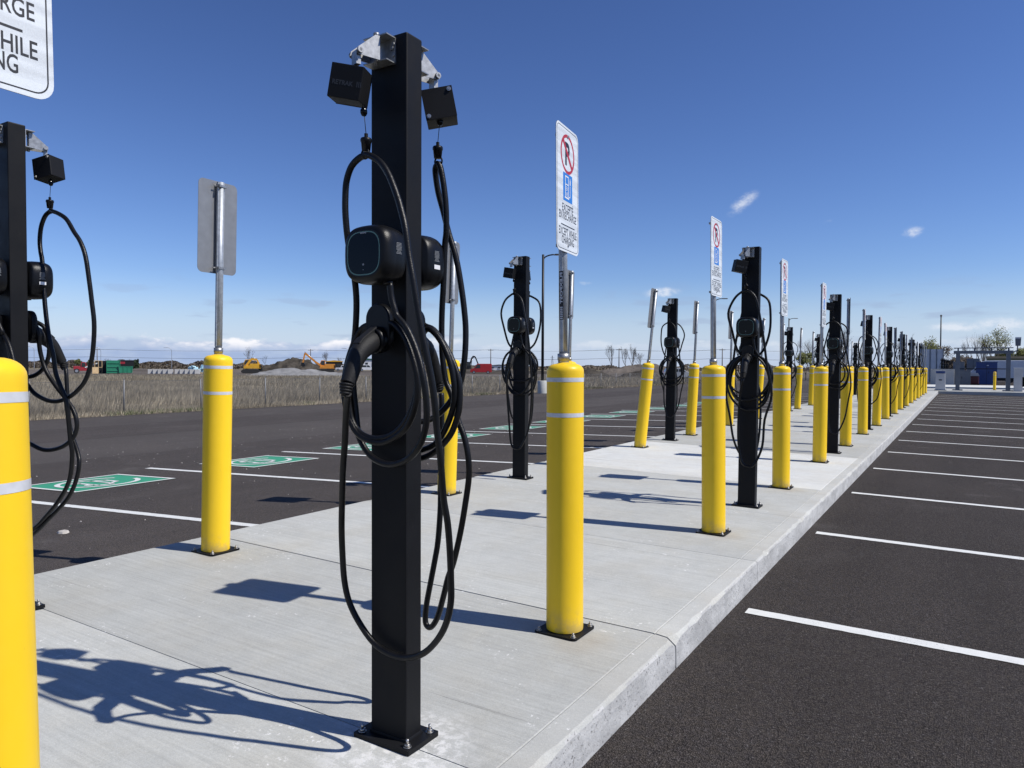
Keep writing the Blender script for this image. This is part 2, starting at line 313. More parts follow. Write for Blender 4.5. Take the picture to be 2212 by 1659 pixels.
# ------------------------------------------------------------------ mesh helpers
class MB:
    def __init__(s): s.v, s.f, s.sm = [], [], []
    def add(s, vs_, fs, smooth=False):
        k = len(s.v); s.v += [tuple(p) for p in vs_]; s.f += [tuple(i + k for i in f) for f in fs]; s.sm += [smooth] * len(fs); return s
    def box(s, c, d, rot=None, taper=1.0):
        x, y, z = d[0] / 2, d[1] / 2, d[2] / 2
        p = [Vector((a * x * (taper if e > 0 else 1), b * y * (taper if e > 0 else 1), e * z)) for e in (-1, 1) for a, b in ((-1, -1), (1, -1), (1, 1), (-1, 1))]
        if rot is not None: p = [rot @ q for q in p]
        c = Vector(c)
        return s.add([q + c for q in p], [(3, 2, 1, 0), (4, 5, 6, 7), (0, 1, 5, 4), (1, 2, 6, 5), (2, 3, 7, 6), (3, 0, 4, 7)])
    def bar(s, a, b, w, h=None):
        a, b = Vector(a), Vector(b); d = b - a
        return s.box((a + b) / 2, (w, h or w, d.length), d.to_track_quat('Z', 'Y').to_matrix())
    def cyl(s, a, b, r, n=12, r2=None, cap=True):
        return s.tube([a, b], [r, r if r2 is None else r2], n, cap)
    def tube(s, pts, rad, n=8, cap=True):
        pts = [Vector(p) for p in pts]; k = len(pts)
        if not isinstance(rad, (list, tuple)): rad = [rad] * k
        t = [(pts[min(i + 1, k - 1)] - pts[max(i - 1, 0)]).normalized() for i in range(k)]
        ref = Vector((0, 0, 1)) if abs(t[0].z) < .9 else Vector((1, 0, 0))
        x = t[0].cross(ref).normalized(); V = []
        for i in range(k):
            x = (x - t[i] * x.dot(t[i])); x = x.normalized() if x.length > 1e-6 else t[i].orthogonal().normalized()
            y = t[i].cross(x)
            V += [pts[i] + (x * math.cos(2 * PI * j / n) + y * math.sin(2 * PI * j / n)) * rad[i] for j in range(n)]
        Fs = [(i * n + j, i * n + (j + 1) % n, (i + 1) * n + (j + 1) % n, (i + 1) * n + j) for i in range(k - 1) for j in range(n)]
        s.add(V, Fs, True)
        if cap:
            o = len(s.v) - len(V)
            s.f += [tuple(o + j for j in reversed(range(n))), tuple(o + (k - 1) * n + j for j in range(n))]; s.sm += [False, False]
        return s
    def lathe(s, prof, n=24, c=(0, 0, 0)):
        V = [(c[0] + r * math.cos(2 * PI * j / n), c[1] + r * math.sin(2 * PI * j / n), c[2] + z) for r, z in prof for j in range(n)]
        Fs = [(i * n + j, i * n + (j + 1) % n, (i + 1) * n + (j + 1) % n, (i + 1) * n + j) for i in range(len(prof) - 1) for j in range(n)]
        return s.add(V, Fs, True)
    def prism(s, outline, axis, a, b):        # outline of 2D points extruded along an axis ('x','y','z') from a to b
        def P(p, q): return {'x': (q, p[0], p[1]), 'y': (p[0], q, p[1]), 'z': (p[0], p[1], q)}[axis]
        n = len(outline); V = [P(p, a) for p in outline] + [P(p, b) for p in outline]
        return s.add(V, [tuple(range(n - 1, -1, -1)), tuple(range(n, 2 * n))] + [(i, (i + 1) % n, n + (i + 1) % n, n + i) for i in range(n)])
    def mesh(s, name, mt, bevel=0.0):
        me = bpy.data.meshes.new(name); me.from_pydata(s.v, [], s.f)
        me.polygons.foreach_set('use_smooth', s.sm)
        bm = bmesh.new(); bm.from_mesh(me); bmesh.ops.recalc_face_normals(bm, faces=bm.faces)
        if bevel:
            bmesh.ops.bevel(bm, geom=[e for e in bm.edges if e.is_manifold and e.calc_face_angle(0) > .6], offset=bevel, segments=2, profile=.6, affect='EDGES', clamp_overlap=True)
        bm.to_mesh(me); bm.free(); me.materials.append(MAT[mt]); return me

CACHE = {}
def cached(key, fn):
    if key not in CACHE: CACHE[key] = fn()
    return CACHE[key]
def put(name, me, parent=None, loc=None, rot=None):
    o = bpy.data.objects.new(name, me); COL.objects.link(o)
    if parent: o.parent = parent
    if loc is not None: o.location = loc
    if rot is not None: o.rotation_euler = rot
    return o
def tag(o, label=None, cat=None, group=None, kind=None):
    for k, v in (('label', label), ('category', cat), ('group', group), ('kind', kind)):
        if v: o[k] = v
    return o
def thing(name, label, cat, loc=(0, 0, 0), rot=(0, 0, 0), group=None):
    return tag(put(name, None, None, loc, rot), label, cat, group)
def catmull(pts, n=5):
    P = [Vector(p) for p in pts]; P = [P[0] * 2 - P[1]] + P + [P[-1] * 2 - P[-2]]; out = []
    for i in range(1, len(P) - 2):
        for k in range(n):
            t = k / n; a, b, c, d = P[i - 1:i + 3]
            out.append(.5 * ((2 * b) + (c - a) * t + (2 * a - 5 * b + 4 * c - d) * t * t + (3 * b - a - 3 * c + d) * t ** 3))
    out.append(P[-2]); return out
def text_mesh(body, width, height, off=.012):
    cu = bpy.data.curves.new('t', 'FONT'); cu.body = body; cu.size = 1; cu.offset = off; cu.resolution_u = 3
    o = bpy.data.objects.new('t', cu); COL.objects.link(o)
    dg = bpy.context.evaluated_depsgraph_get(); me = bpy.data.meshes.new_from_object(o.evaluated_get(dg))
    vs_ = [v.co.copy() for v in me.vertices]; fs = [tuple(p.vertices) for p in me.polygons]
    bpy.data.objects.remove(o); bpy.data.curves.remove(cu); bpy.data.meshes.remove(me)
    x0, x1 = min(v.x for v in vs_), max(v.x for v in vs_); y0, y1 = min(v.y for v in vs_), max(v.y for v in vs_)
    return [((v.x - (x0 + x1) / 2) * width / (x1 - x0), (v.y - y0) * height / (y1 - y0)) for v in vs_], fs
def world_ray(px, py): return FW * F + RT * (px - CX) - UP * (py - CY)
def at_y(px, py, Y): r = world_ray(px, py); return CAM + r * ((Y - CAM.y) / r.y)
def at_z(px, py, z): r = world_ray(px, py); return CAM + r * ((z - CAM.z) / r.z)
GZ = -0.40
def far(px, depth, z=GZ):        # the ground point in picture column px at a distance along the view axis
    p = CAM + world_ray(px, 792) * (depth / F); return Vector((p.x, p.y, z))
VIEW_Z = math.atan2(-FW.x, FW.y)            # rotation that turns +y into the view direction

# ------------------------------------------------------------------ ground, lots, island
EDGE = -22.6
def island_z(x): return -0.02 * x
def west_z(x): return max(-0.08 + 0.016 * (x + 3.45), GZ + .02)
def east_z(x): return max(-0.15 - 0.016 * x, -0.40)
mb = MB(); mb.add([(-3000, -600, GZ - .02), (2500, -600, GZ - .02), (2500, 4500, GZ - .02), (-3000, 4500, GZ - .02)], [(0, 1, 2, 3)])
tag(put('ground', mb.mesh('ground', 'field')), kind='structure')
def strip(xs, y0, y1, zf, ny=1, jit=0.0):
    b = MB(); V = []; rnd = random.Random(3)
    for j in range(ny + 1):
        y = y0 + (y1 - y0) * j / ny
        for i, x in enumerate(xs): V.append((x + (rnd.uniform(-jit, jit) if i == 0 else 0), y, zf(x)))
    n = len(xs)
    return b.add(V, [(j * n + i, j * n + i + 1, (j + 1) * n + i + 1, (j + 1) * n + i) for j in range(ny) for i in range(n - 1)])
lot_w = tag(put('parking_lot', strip([EDGE, -16, -10, -3.40], -14, 130, west_z, 160, .10).mesh('parking_lot', 'asphalt_west')), kind='structure')
lot_e = tag(put('parking_lot', strip([-0.05, 6, 12, 16, 60], -14, 48.9, east_z).mesh('parking_lot', 'asphalt')), kind='structure')
back = strip([-3.3, 60], 55.2, 140, lambda x: -.16)
tag(put('service_road', back.mesh('service_road', 'asphalt')), kind='structure')
mb = strip([EDGE - 2.6, EDGE + .25], -14, 130, lambda x: GZ + .004, 120, .0)
tag(put('verge', mb.mesh('verge', 'grass_ground')), kind='structure')
yard = MB(); c0 = far(-300, 104); c1 = far(1750, 104); c2 = far(1750, 260); c3 = far(-300, 260)
yard.add([(p.x, p.y, GZ - .012) for p in (c0, c1, c2, c3)], [(0, 1, 2, 3)])
tag(put('dirt_yard', yard.mesh('dirt_yard', 'dirt')), kind='structure')

# concrete island: slabs divided by joints; each carries its own kerb on both sides
pave = tag(put('pavement', None), kind='structure')
JOINTS = [-8.0, -6.4, -4.8, -3.1, -1.4, 0.25, 1.93, 3.40, 5.05, 6.72, 8.35, 11.6, 13.3, 15.0, 16.7, 18.4, 20.1, 21.8, 23.5, 25.2, 26.9, 28.6, 30.3, 32.0, 33.7, 35.4, 37.1, 38.8, 40.5, 42.2, 43.9, 45.6, 47.3, 48.75]
rk = random.Random(11)
for i in range(len(JOINTS) - 1):
    y0, y1 = JOINTS[i], JOINTS[i + 1]
    g0 = .006 if abs(y0 - 3.40) < .01 else .0022; g1 = .006 if abs(y1 - 3.40) < .01 else .0022
    near = y0 < 12
    ny = max(2, int((y1 - y0) / (.045 if near else .5)))
    prof = [(-3.455, -.22), (-3.45, -.01 + .069), (-3.437, .069), (-.093, .0019), (-.088, -.0008), (-.083, .0017)]
    b = MB(); V = []; n = 0
    for j in range(ny + 1):
        y = y0 + g0 + (y1 - y0 - g0 - g1) * j / ny
        end = j in (0, ny)
        ch = 0.0
        if near: ch = max(0, mnoise.noise(Vector((y * 7.0, 3.3, 0))) - .04) * .030 + abs(mnoise.noise(Vector((y * 31, 9.1, 0)))) * .0055
        if abs(y - 3.40) < .07: ch += .030 * (1 - abs(y - 3.40) / .07)
        row = prof + [(.006 - ch, -.0002 - ch * .15), (.013 - ch * .6, -.004 - ch * .5), (.018, -.014 - ch * .8), (.020 + .002 * mnoise.noise(Vector((y * 9, 0, 4))), -.06), (.022, -.26)]
        dz = -.004 if end else 0.0
        V += [(x, y, z + (dz if z > -.1 else 0)) for x, z in row]; n = len(row)
    b.add(V, [(j * n + k, (j + 1) * n + k, (j + 1) * n + k + 1, j * n + k + 1) for j in range(ny) for k in range(n - 1)])
    b.add([V[k] for k in range(n)], [tuple(range(n))]); b.add([V[ny * n + k] for k in range(n)], [tuple(range(n))])
    me = b.mesh('slab', 'concrete_pale' if abs(y0 - 8.35) < .01 else 'concrete')
    me.materials.append(MAT['concrete_kerb']); me.materials.append(MAT['concrete_face'])
    for p in me.polygons:
        c = p.center
        if c.x > .015 or c.x < -3.45: p.material_index = 2
        elif c.x > -.085: p.material_index = 1
    put('concrete_slab', me, pave)
# end platform across the head of the bays
plat = MB(); plat.prism([(-3.45, 48.77), (.3, 48.77), (13, 48.77), (13, 55.2), (-3.45, 55.2)], 'z', -.4, .0)
tag(put('platform', plat.mesh('platform', 'concrete', .02)), kind='structure')
pl2 = MB(); pl2.prism([(-3.2, 62.0), (16, 62.0), (16, 70), (-3.2, 70)], 'z', -.3, -.04); tag(put('pavement', pl2.mesh('pavement', 'concrete_pale', .02)), kind='structure')

# painted bays on the east lot
def line_mesh(p, q, w, zf, mt, lift=.004):
    p, q = Vector(p), Vector(q); d = (q - p).normalized(); s_ = Vector((-d.y, d.x)) * w / 2
    n = max(1, int((q - p).length / .04)); b = MB(); V = []
    for i in range(n + 1):
        c = p + (q - p) * i / n
        for e in (c - s_ * (1 + rk.uniform(-.06, .05)), c + s_ * (1 + rk.uniform(-.06, .05))): V.append((e.x, e.y, zf(e.x) + lift))
    return b.add(V, [(2 * i, 2 * i + 2, 2 * i + 3, 2 * i + 1) for i in range(n)]).mesh('line', mt)
for k in range(-3, 18):
    y = 4.44 + 2.44 * k
    if y > 48: break
    put('parking_line', line_mesh((.10, y), (5.6, y + .04), .10, east_z, 'paint_white'), lot_e)
# west bays: lines and green charging symbols
WD = Vector((-1, -.108)).normalized()
def west_frame(yc): return Vector((-7.82, yc)), Vector((-WD.x, -WD.y)), Vector((0.0, 1.0))
def logo(yc):
    o, ax, ay = west_frame(yc)
    def P(a, b, lift): q = o + ax * a + ay * b; return (q.x, q.y, west_z(q.x) + lift)
    W2, H2 = .54, .62
    b = MB(); b.add([P(a * W2, c * H2, .004) for a, c in ((-1, -1), (1, -1), (1, 1), (-1, 1))], [(0, 1, 2, 3)])
    g = put('charging_symbol', b.mesh('logo', 'paint_green'), lot_w)
    def white(name, rings):
        mb_ = MB()
        for poly, fs in rings: mb_.add([P(a, c, .008) for a, c in poly], fs)
        put(name, mb_.mesh(name, 'paint_white'), g)
    q = .05; fr = [(-W2, -H2), (W2, -H2), (W2, H2), (-W2, H2), (-W2 + q, -H2 + q), (W2 - q, -H2 + q), (W2 - q, H2 - q), (-W2 + q, H2 - q)]
    white('border', [(fr, [(0, 1, 5, 4), (1, 2, 6, 5), (2, 3, 7, 6), (3, 0, 4, 7)])])
    n = 40; t0 = 2.2; ring = []
    for j in range(n + 1):
        t = t0 + (2 * PI - .75) * j / n
        ring += [(.40 * math.cos(t), .46 * math.sin(t)), (.345 * math.cos(t), .40 * math.sin(t))]
    white('ring', [(ring, [(2 * j, 2 * j + 2, 2 * j + 3, 2 * j + 1) for j in range(n)])])
    car = [(-.24, -.16), (.24, -.16), (.25, .0), (.17, .03), (.10, .16), (-.12, .16), (-.19, .03), (-.25, .0)]
    def stroke(pts, w):
        out = []
        for i in range(len(pts) - 1):
            a, c = Vector(pts[i]), Vector(pts[i + 1]); d = (c - a).normalized(); s_ = Vector((-d.y, d.x)) * w / 2; e = d * w * .3
            out.append(([tuple(a - s_ - e), tuple(c - s_ + e), tuple(c + s_ + e), tuple(a + s_ - e)], [(0, 1, 2, 3)]))
        return out
    white('car_symbol', stroke(car + [car[0]], .05) + stroke([(-.19, .04), (.17, .04)], .045))
    white('wheel_symbol', [([(sx + .06 * math.cos(t), -.19 + .06 * math.sin(t)) for t in [2 * PI * j / 12 for j in range(12)]], [tuple(range(12))]) for sx in (-.13, .13)])
for k in range(-1, 17):
    y = 4.24 + 2.42 * k
    put('parking_line', line_mesh((-3.52, y + .05), (-8.62, y - .50), .10, west_z, 'paint_white'), lot_w)
for k in range(-1, 15): logo(5.02 + 2.44 * k)

# ------------------------------------------------------------------ bollards and signs
BH, BR = 1.30, .090
def bollard_sleeve():
    p = [(BR * .992, .003), (BR * .998, .010), (BR, .018), (BR, .06), (BR, .3), (BR, .7), (BR, 1.0), (BR, 1.1), (BR, 1.2), (BR, BH - .060), (BR, BH - .045)]
    p += [(BR - .045 * (1 - math.cos(t)), BH - .045 + .036 * math.sin(t)) for t in [PI / 2 * k / 7 for k in range(1, 8)]]
    p += [(.030, BH - .003), (.0005, BH - .001)]
    return MB().lathe(p, 40).mesh('sleeve', 'yellow_plastic')
def band(z): return MB().lathe([(BR + .0007, z), (BR + .0007, z + .020)], 40).mesh('band', 'band_white')
def plate(w, d, t, mt, r=.02):
    o = [(sx * (w / 2 - r) + r * math.cos(a), sy * (d / 2 - r) + r * math.sin(a)) for sx, sy, a0 in ((1, 1, 0), (-1, 1, 90), (-1, -1, 180), (1, -1, 270)) for a in [math.radians(a0 + 30 * k) for k in range(4)]]
    return MB().prism(o, 'z', 0, t).mesh('plate', mt)
def bolt_mesh(h):
    b = MB(); b.cyl((0, 0, 0), (0, 0, .003), .014, 12); b.cyl((0, 0, .003), (0, 0, .012), .0105, 6); b.cyl((0, 0, .012), (0, 0, h), .005, 8); return b.mesh('bolt', 'bolt')
def make_bollard(x, y, label, tilt=(0, 0), group='yellow bollards along the charging island', small=False, rz=0):
    t = thing('bollard', label, 'bollard', (x, y, island_z(x)), (0, 0, 0), group)
    s_ = put('sleeve', cached('sleeve', bollard_sleeve), t, (0, 0, .010), (tilt[1], tilt[0], rz))
    for z in (1.035, 1.204): put('reflective_band', cached(('band', z), lambda: band(z)), s_)
    put('base_plate', cached('bplate', lambda: plate(.225, .225, .010, 'black_powder')), t)
    if not small:
        for sx in (-1, 1):
            for sy in (-1, 1): put('anchor_bolt', cached('bolt', lambda: bolt_mesh(.022)), t, (sx * .092, sy * .092, .010), (0, 0, random.random()))
    return t

SW, SH, SZ = .30, .60, 1.826
def rrect(w, h, r, n=6):
    return [(sx * (w / 2 - r) + r * math.cos(a), sy * (h / 2 - r) + r * math.sin(a)) for sx, sy, a0 in ((1, 1, 0), (-1, 1, 90), (-1, -1, 180), (1, -1, 270)) for a in [math.radians(a0 + 90 * k / n) for k in range(n + 1)]]
X0 = .0262
def face(polys, mt, name, x):          # flat print on the panel: (a, b) -> (x, a, b), b measured from the panel's centre
    b = MB()
    for V, fs in polys: b.add([(x, a, c) for a, c in V], fs)
    return b.mesh(name, mt)
def loop_ring(o, i): n = len(o); return (o + i, [(k, (k + 1) % n, n + (k + 1) % n, n + k) for k in range(n)])
def ell(cx, cy, rx, ry, n=40): return [(cx + rx * math.cos(2 * PI * k / n), cy + ry * math.sin(2 * PI * k / n)) for k in range(n)]
def rect(cx, cy, w, h): return ([(cx - w / 2, cy - h / 2), (cx + w / 2, cy - h / 2), (cx + w / 2, cy + h / 2), (cx - w / 2, cy + h / 2)], [(0, 1, 2, 3)])
def fb(frac): return SH / 2 - frac * SH
def sign_meshes():
    D = {}
    D['panel'] = MB().prism(rrect(SW, SH, .036), 'x', .0235, .0260).mesh('panel', 'sign_back'); D['panel'].materials.append(MAT['sign_white'])
    for p in D['panel'].polygons:
        if p.normal.x > .9: p.material_index = 1
    D['border'] = face([loop_ring(rrect(SW - .020, SH - .020, .028), rrect(SW - .026, SH - .026, .025))], 'sign_black', 'border', X0)
    cy = fb(.215)
    D['P'] = face([(lambda t: ([(a - .002, b + cy - .056) for a, b in t[0]], t[1]))(text_mesh('P', .062, .112, .035))], 'sign_black', 'letter', X0)
    s_ = .088 * .96; dx, dy = .7071 * s_, .7071 * s_; w = .0075
    slash = ([(-dx - w, cy + dy - w), (dx - w, cy - dy - w), (dx + w, cy - dy + w), (-dx + w, cy + dy + w)], [(0, 1, 2, 3)])
    D['ring'] = face([loop_ring(ell(0, cy, .094, .094), ell(0, cy, .079, .079))], 'sign_red', 'ring', X0)
    D['slash'] = face([slash], 'sign_red', 'slash', X0 + .0003)
    by = fb(.482)
    D['blue'] = face([rect(0, by, .124, .134)], 'sign_blue', 'blue', X0)
    pump = [rect(-.012, by - .050, .058, .007), rect(-.032, by + .004, .006, .100), rect(.008, by + .004, .006, .100), rect(-.012, by + .052, .046, .006), rect(-.012, by + .014, .040, .005),
            rect(.032, by - .012, .005, .056), rect(.032, by + .030, .011, .022), rect(.024, by - .041, .016, .005), rect(.029, by + .046, .003, .010), rect(.036, by + .046, .003, .010)]
    D['pump'] = face(pump, 'white_print', 'pump', X0 + .0003)
    t1 = text_mesh('EV', .026, .020, .0); t2 = text_mesh('VE', .026, .020, .0)
    D['pumptext'] = face([([(a - .012, b + by - .016) for a, b in t1[0]], t1[1]), ([(a - .012, b + by - .043) for a, b in t2[0]], t2[1])], 'white_print', 'pumptext', X0 + .0003)
    for key, body, w_, fr, hh in (('t1', 'EXCEPTÉ', .150, .682, .047), ('t2', 'EN RECHARGE', .232, .745, .037), ('t3', 'EXCEPT WHILE', .240, .872, .037), ('t4', 'CHARGING', .165, .938, .037)):
        tx = text_mesh(body, w_, hh, .012)
        D[key] = face([([(a, b + fb(fr)) for a, b in tx[0]], tx[1])], 'sign_black', 'text', X0)
    D['rule'] = face([rect(0, fb(.790), .185, .0055)], 'sign_black', 'rule', X0)
    D['clip'] = MB().cyl((X0, 0, 0), (X0 + .004, 0, 0), .006, 8).box((X0 + .004, .004, .004), (.004, .012, .005)).mesh('clip', 'galvanised')
    post = MB()       # extruded oval post with a rib on each side
    post.tube([(0, 0, BH - .0), (0, 0, 2.418)], .0215, 18); post.box((0, .0215, (BH + .05 + 2.418) / 2), (.014, .007, 2.368 - BH)); post.box((0, -.0215, (BH + .05 + 2.418) / 2), (.014, .007, 2.368 - BH))
    D['post'] = post.mesh('post', 'galvanised')
    D['collar'] = MB().lathe([(.0, BH + .040), (.0290, BH + .040), (.0290, BH + .010), (.0265, BH + .009), (.0265, BH - .003)], 20).mesh('collar', 'zinc')
    c = MB(); c.box((-.002, 0, 0), (.046, .062, .014)); c.box((-.022, .026, 0), (.014, .010, .016)); c.cyl((-.03, .026, 0), (-.018, .026, 0), .005, 6); c.cyl((0.0, .03, 0), (0.0, .052, 0), .004, 6); D['clamp'] = c.mesh('clamp', 'zinc')
    D['sticker'] = MB().box((.0, -.0252, 1.62), (.020, .0006, .235)).mesh('sticker', 'sign_black')
    tx = text_mesh('FLEXPOST', .150, .013, .03)
    D['stickertext'] = MB().add([(-(b - .0065), -.0257, 1.655 - a) for a, b in tx[0]], tx[1]).mesh('st', 'white_print')
    st = MB()
    for k in range(7): st.add([(-.007, -.0257, 1.565 - .009 * k), (.007, -.0257, 1.565 - .009 * k), (.007, -.0257, 1.5605 - .009 * k), (-.007, -.0257, 1.5605 - .009 * k)], [(0, 1, 2, 3)])
    D['stickerbars'] = st.mesh('sb', 'white_print')
    return D
def make_sign(x, y, label, tilt=(0, 0), rz=0, group='no parking signs on the bollards', detail=2):
    D = cached('sign', sign_meshes)
    t = thing('parking_sign', label, 'sign', (x, y, island_z(x) + .010), (0, 0, 0), group)
    base = Matrix.Rotation(0, 4, 'X'); t.rotation_euler = (tilt[1], tilt[0], 0)
    sub = rz
    po = put('post', D['post'], t, None, (0, 0, sub)); put('collar', D['collar'], t, None, (0, 0, sub))
    pn = put('sign_panel', D['panel'], t, Vector((0, 0, SZ + SH / 2)), (0, 0, sub))
    for z in (SZ + .035, SZ + SH - .035): put('clamp', D['clamp'], t, (0, 0, z), (0, 0, sub))
    if detail >= 1:
        for k, nm in (('border', 'border'), ('ring', 'prohibition_ring'), ('slash', 'prohibition_slash'), ('P', 'letter'), ('blue', 'blue_square'), ('pump', 'charger_symbol'), ('t1', 'lettering'), ('t2', 'lettering'), ('rule', 'rule'), ('t3', 'lettering'), ('t4', 'lettering')):
            put(nm, D[k], pn)
        put('lettering', D['pumptext'], pn)
    if detail >= 2:
        put('clip', D['clip'], pn, (0, 0, fb(.075))); put('clip', D['clip'], pn, (0, 0, fb(.945)))
        if detail >= 3:
            for k, nm in (('sticker', 'sticker'), ('stickertext', 'lettering'), ('stickerbars', 'stripes')): put(nm, D[k], po)
    return t

# ------------------------------------------------------------------ charging posts
PW, PD, PH = .156, .082, 2.39
def sup(w, h, n=40, e=3.1):
    out = []
    for k in range(n):
        t = 2 * PI * k / n; c, s_ = math.cos(t), math.sin(t)
        out.append((w * math.copysign(abs(c) ** (2 / e), c), h * math.copysign(abs(s_) ** (2 / e), s_)))
    return out
def S(u, d, z): return (u, -(PD / 2 + d), z)       # side coordinates: u to the right, d out from the post's face
CZ = 1.650
def charger_mesh():
    b = MB(); n = 44; V = []
    rings = [(.0, .62), (.012, .66), (.014, .90), (.022, .955), (.045, .985), (.070, 1.0), (.075, .992), (.078, 1.0), (.098, .975), (.112, .925), (.119, .86), (.122, .78)]
    for d, k in rings: V += [S(a, d, CZ + c) for a, c in sup(.097 * k, .0965 * k, n)]
    b.add(V, [(i * n + j, i * n + (j + 1) % n, (i + 1) * n + (j + 1) % n, (i + 1) * n + j) for i in range(len(rings) - 1) for j in range(n)], True)
    b.add([S(a, .122, CZ + c) for a, c in sup(.097 * .78, .0965 * .78, n)], [tuple(range(n))])
    return b.mesh('charger', 'black_plastic')
def flat_side(polys, d, mt, name, cz=CZ):
    b = MB()
    for V, fs in polys: b.add([S(a, d, cz + c) for a, c in V], fs)
    return b.mesh(name, mt)
def holster_mesh():
    b = MB()
    def cap(w, h, n=14): return [(w * math.cos(PI * k / n), h + w * math.sin(PI * k / n)) for k in range(n + 1)] + [(-w * math.cos(PI * k / n), -h - w * math.sin(PI * k / n)) for k in range(n + 1)]
    V = []; rr = [(.0, .45), (.028, .45), (.030, .97), (.034, 1.0), (.050, 1.0), (.056, .96), (.058, .90)]; n = 30
    for d, k in rr: V += [S(a, d, 1.412 + c) for a, c in cap(.052 * k, .030)]
    b.add(V, [(i * n + j, i * n + (j + 1) % n, (i + 1) * n + (j + 1) % n, (i + 1) * n + j) for i in range(len(rr) - 1) for j in range(n)], True)
    b.add([S(a, .058, 1.412 + c) for a, c in cap(.052 * .9, .030)], [tuple(range(n))])
    b.tube([S(.004, .055, 1.372), S(.004, .085, 1.368)], [.046, .041], 20)
    return b.mesh('holster', 'black_plastic')
def connector_mesh():
    b = MB()
    p = [S(.006, .078, 1.370), S(.007, .098, 1.362), S(.008, .124, 1.348), S(.009, .148, 1.330), S(.010, .168, 1.305), S(.011, .184, 1.275), S(.012, .200, 1.243), S(.012, .206, 1.231)]
    b.tube(catmull(p, 3), [.031, .032, .033, .0335, .034, .034, .0335, .033, .032, .031, .030, .029, .028, .027, .0265, .026, .0255, .025, .0245, .024, .024, .024], 16)
    for k in range(4): b.tube([S(.012, .2105 + .002 * k, 1.230 - .009 * k), S(.012, .2118 + .002 * k, 1.2235 - .009 * k)], [.0235 - .002 * k, .0225 - .002 * k], 14)
    b.tube([S(.012, .2095, 1.232), S(.012, .218, 1.19)], [.018, .0125], 12)
    return b.mesh('connector', 'grip_plastic')
def latch_mesh():
    b = MB(); R1 = Matrix.Rotation(.35, 3, 'X'); b.box(S(.007, .104, 1.390), (.026, .080, .020), Matrix.Rotation(.55, 3, 'X')); b.box(S(.008, .148, 1.362), (.030, .030, .020), Matrix.Rotation(.75, 3, 'X')); return b.mesh('latch', 'grip_plastic', .004)
ARM = Vector((-.34, .94)).normalized()     # swivel arm direction in (u, d)
def bracket_mesh():
    b = MB()
    b.box(S(-.018, .0025, 2.335), (.102, .005, .086)); b.box(S(-.018, .025, 2.3765), (.102, .046, .004)); b.box(S(-.018, .025, 2.2935), (.102, .046, .004))
    b.cyl(S(-.018, .040, 2.282), S(-.018, .040, 2.390), .0062, 10); b.cyl(S(-.018, .040, 2.3815), S(-.018, .040, 2.389), .010, 8)
    for u in (-.055, .02): b.cyl(S(u, .005, 2.345), S(u, .011, 2.345), .008, 6)
    for z in (2.32, 2.356): b.cyl(S(.026, .005, z), S(.026, .010, z), .007, 6)
    return b.mesh('bracket', 'zinc')
def arm_mesh():
    b = MB(); nrm = Vector((ARM.y, -ARM.x))
    for sgn in (-1, 1):
        o = Vector((-.018, .040)) + nrm * .024 * sgn
        pts = [(0.0, 2.372), (.016, 2.372), (.080, 2.316), (.084, 2.300), (.076, 2.294), (0.0, 2.294)]
        V = []
        for e in (-.0013, .0013):
            for a, z in pts: q = o + ARM * a + nrm * e; V.append(S(q.x, q.y, z))
        n = len(pts); b.add(V, [tuple(range(n - 1, -1, -1)), tuple(range(n, 2 * n))] + [(i, (i + 1) % n, n + (i + 1) % n, n + i) for i in range(n)])
    a0 = Vector((-.018, .040)); q = a0 + ARM * .008; b.box(S(q.x, q.y, 2.335), (.048, .003, .082), Matrix.Rotation(math.atan2(ARM.x, ARM.y) * 1, 3, 'Z'))
    q = a0 + ARM * .073
    b.cyl(S(*(q - nrm * .034), 2.307), S(*(q + nrm * .034), 2.307), .0055, 8)
    for sgn in (-1, 1): b.cyl(S(*(q + nrm * sgn * .027), 2.307), S(*(q + nrm * sgn * .034), 2.307), .0105, 8)
    b.box(S(q.x, q.y, 2.288), (.034, .016, .044), Matrix.Rotation(math.atan2(ARM.x, ARM.y), 3, 'Z'))
    return b.mesh('arm', 'zinc')
def retractor_mats():
    q = Vector((-.018, .040)) + ARM * .082
    return Matrix.Translation(Vector(S(q.x - .004, q.y, 2.262)))
BOXR = Matrix.Rotation(math.radians(26), 4, 'Z') @ Matrix.Rotation(math.radians(11), 4, 'Y') @ Matrix.Rotation(math.radians(4), 4, 'X')
def box_mesh(): b = MB(); b.box((0, -.0, -.062), (.108, .086, .108)); return b.mesh('retractor', 'black_powder', .003)
def boxscrew(): return MB().cyl((0, .0455, 0), (0, .0495, 0), .0080, 8).cyl((0, .049, 0), (0, .052, 0), .005, 6).mesh('screw', 'bolt')
def boxlid(): return MB().box((0, .0445, -.062), (.1095, .003, .1095)).mesh('lid', 'black_powder', .001)
def boxtext():
    tx = text_mesh('RETRAK', .070, .015, .03); return MB().add([(a - .008, -.0434, b - .075) for a, b in tx[0]], tx[1]).add([(.038 + .006 * k, -.0434, -.075 + e) for k in range(3) for e in (0, .017)] + [(.041 + .006 * k, -.0434, -.075 + e) for k in range(3) for e in (0, .017)], [(2 * k, 6 + 2 * k, 7 + 2 * k, 2 * k + 1) for k in range(3)]).mesh('retext', 'faint_print')
CLAMP = Vector((-.006, .105))
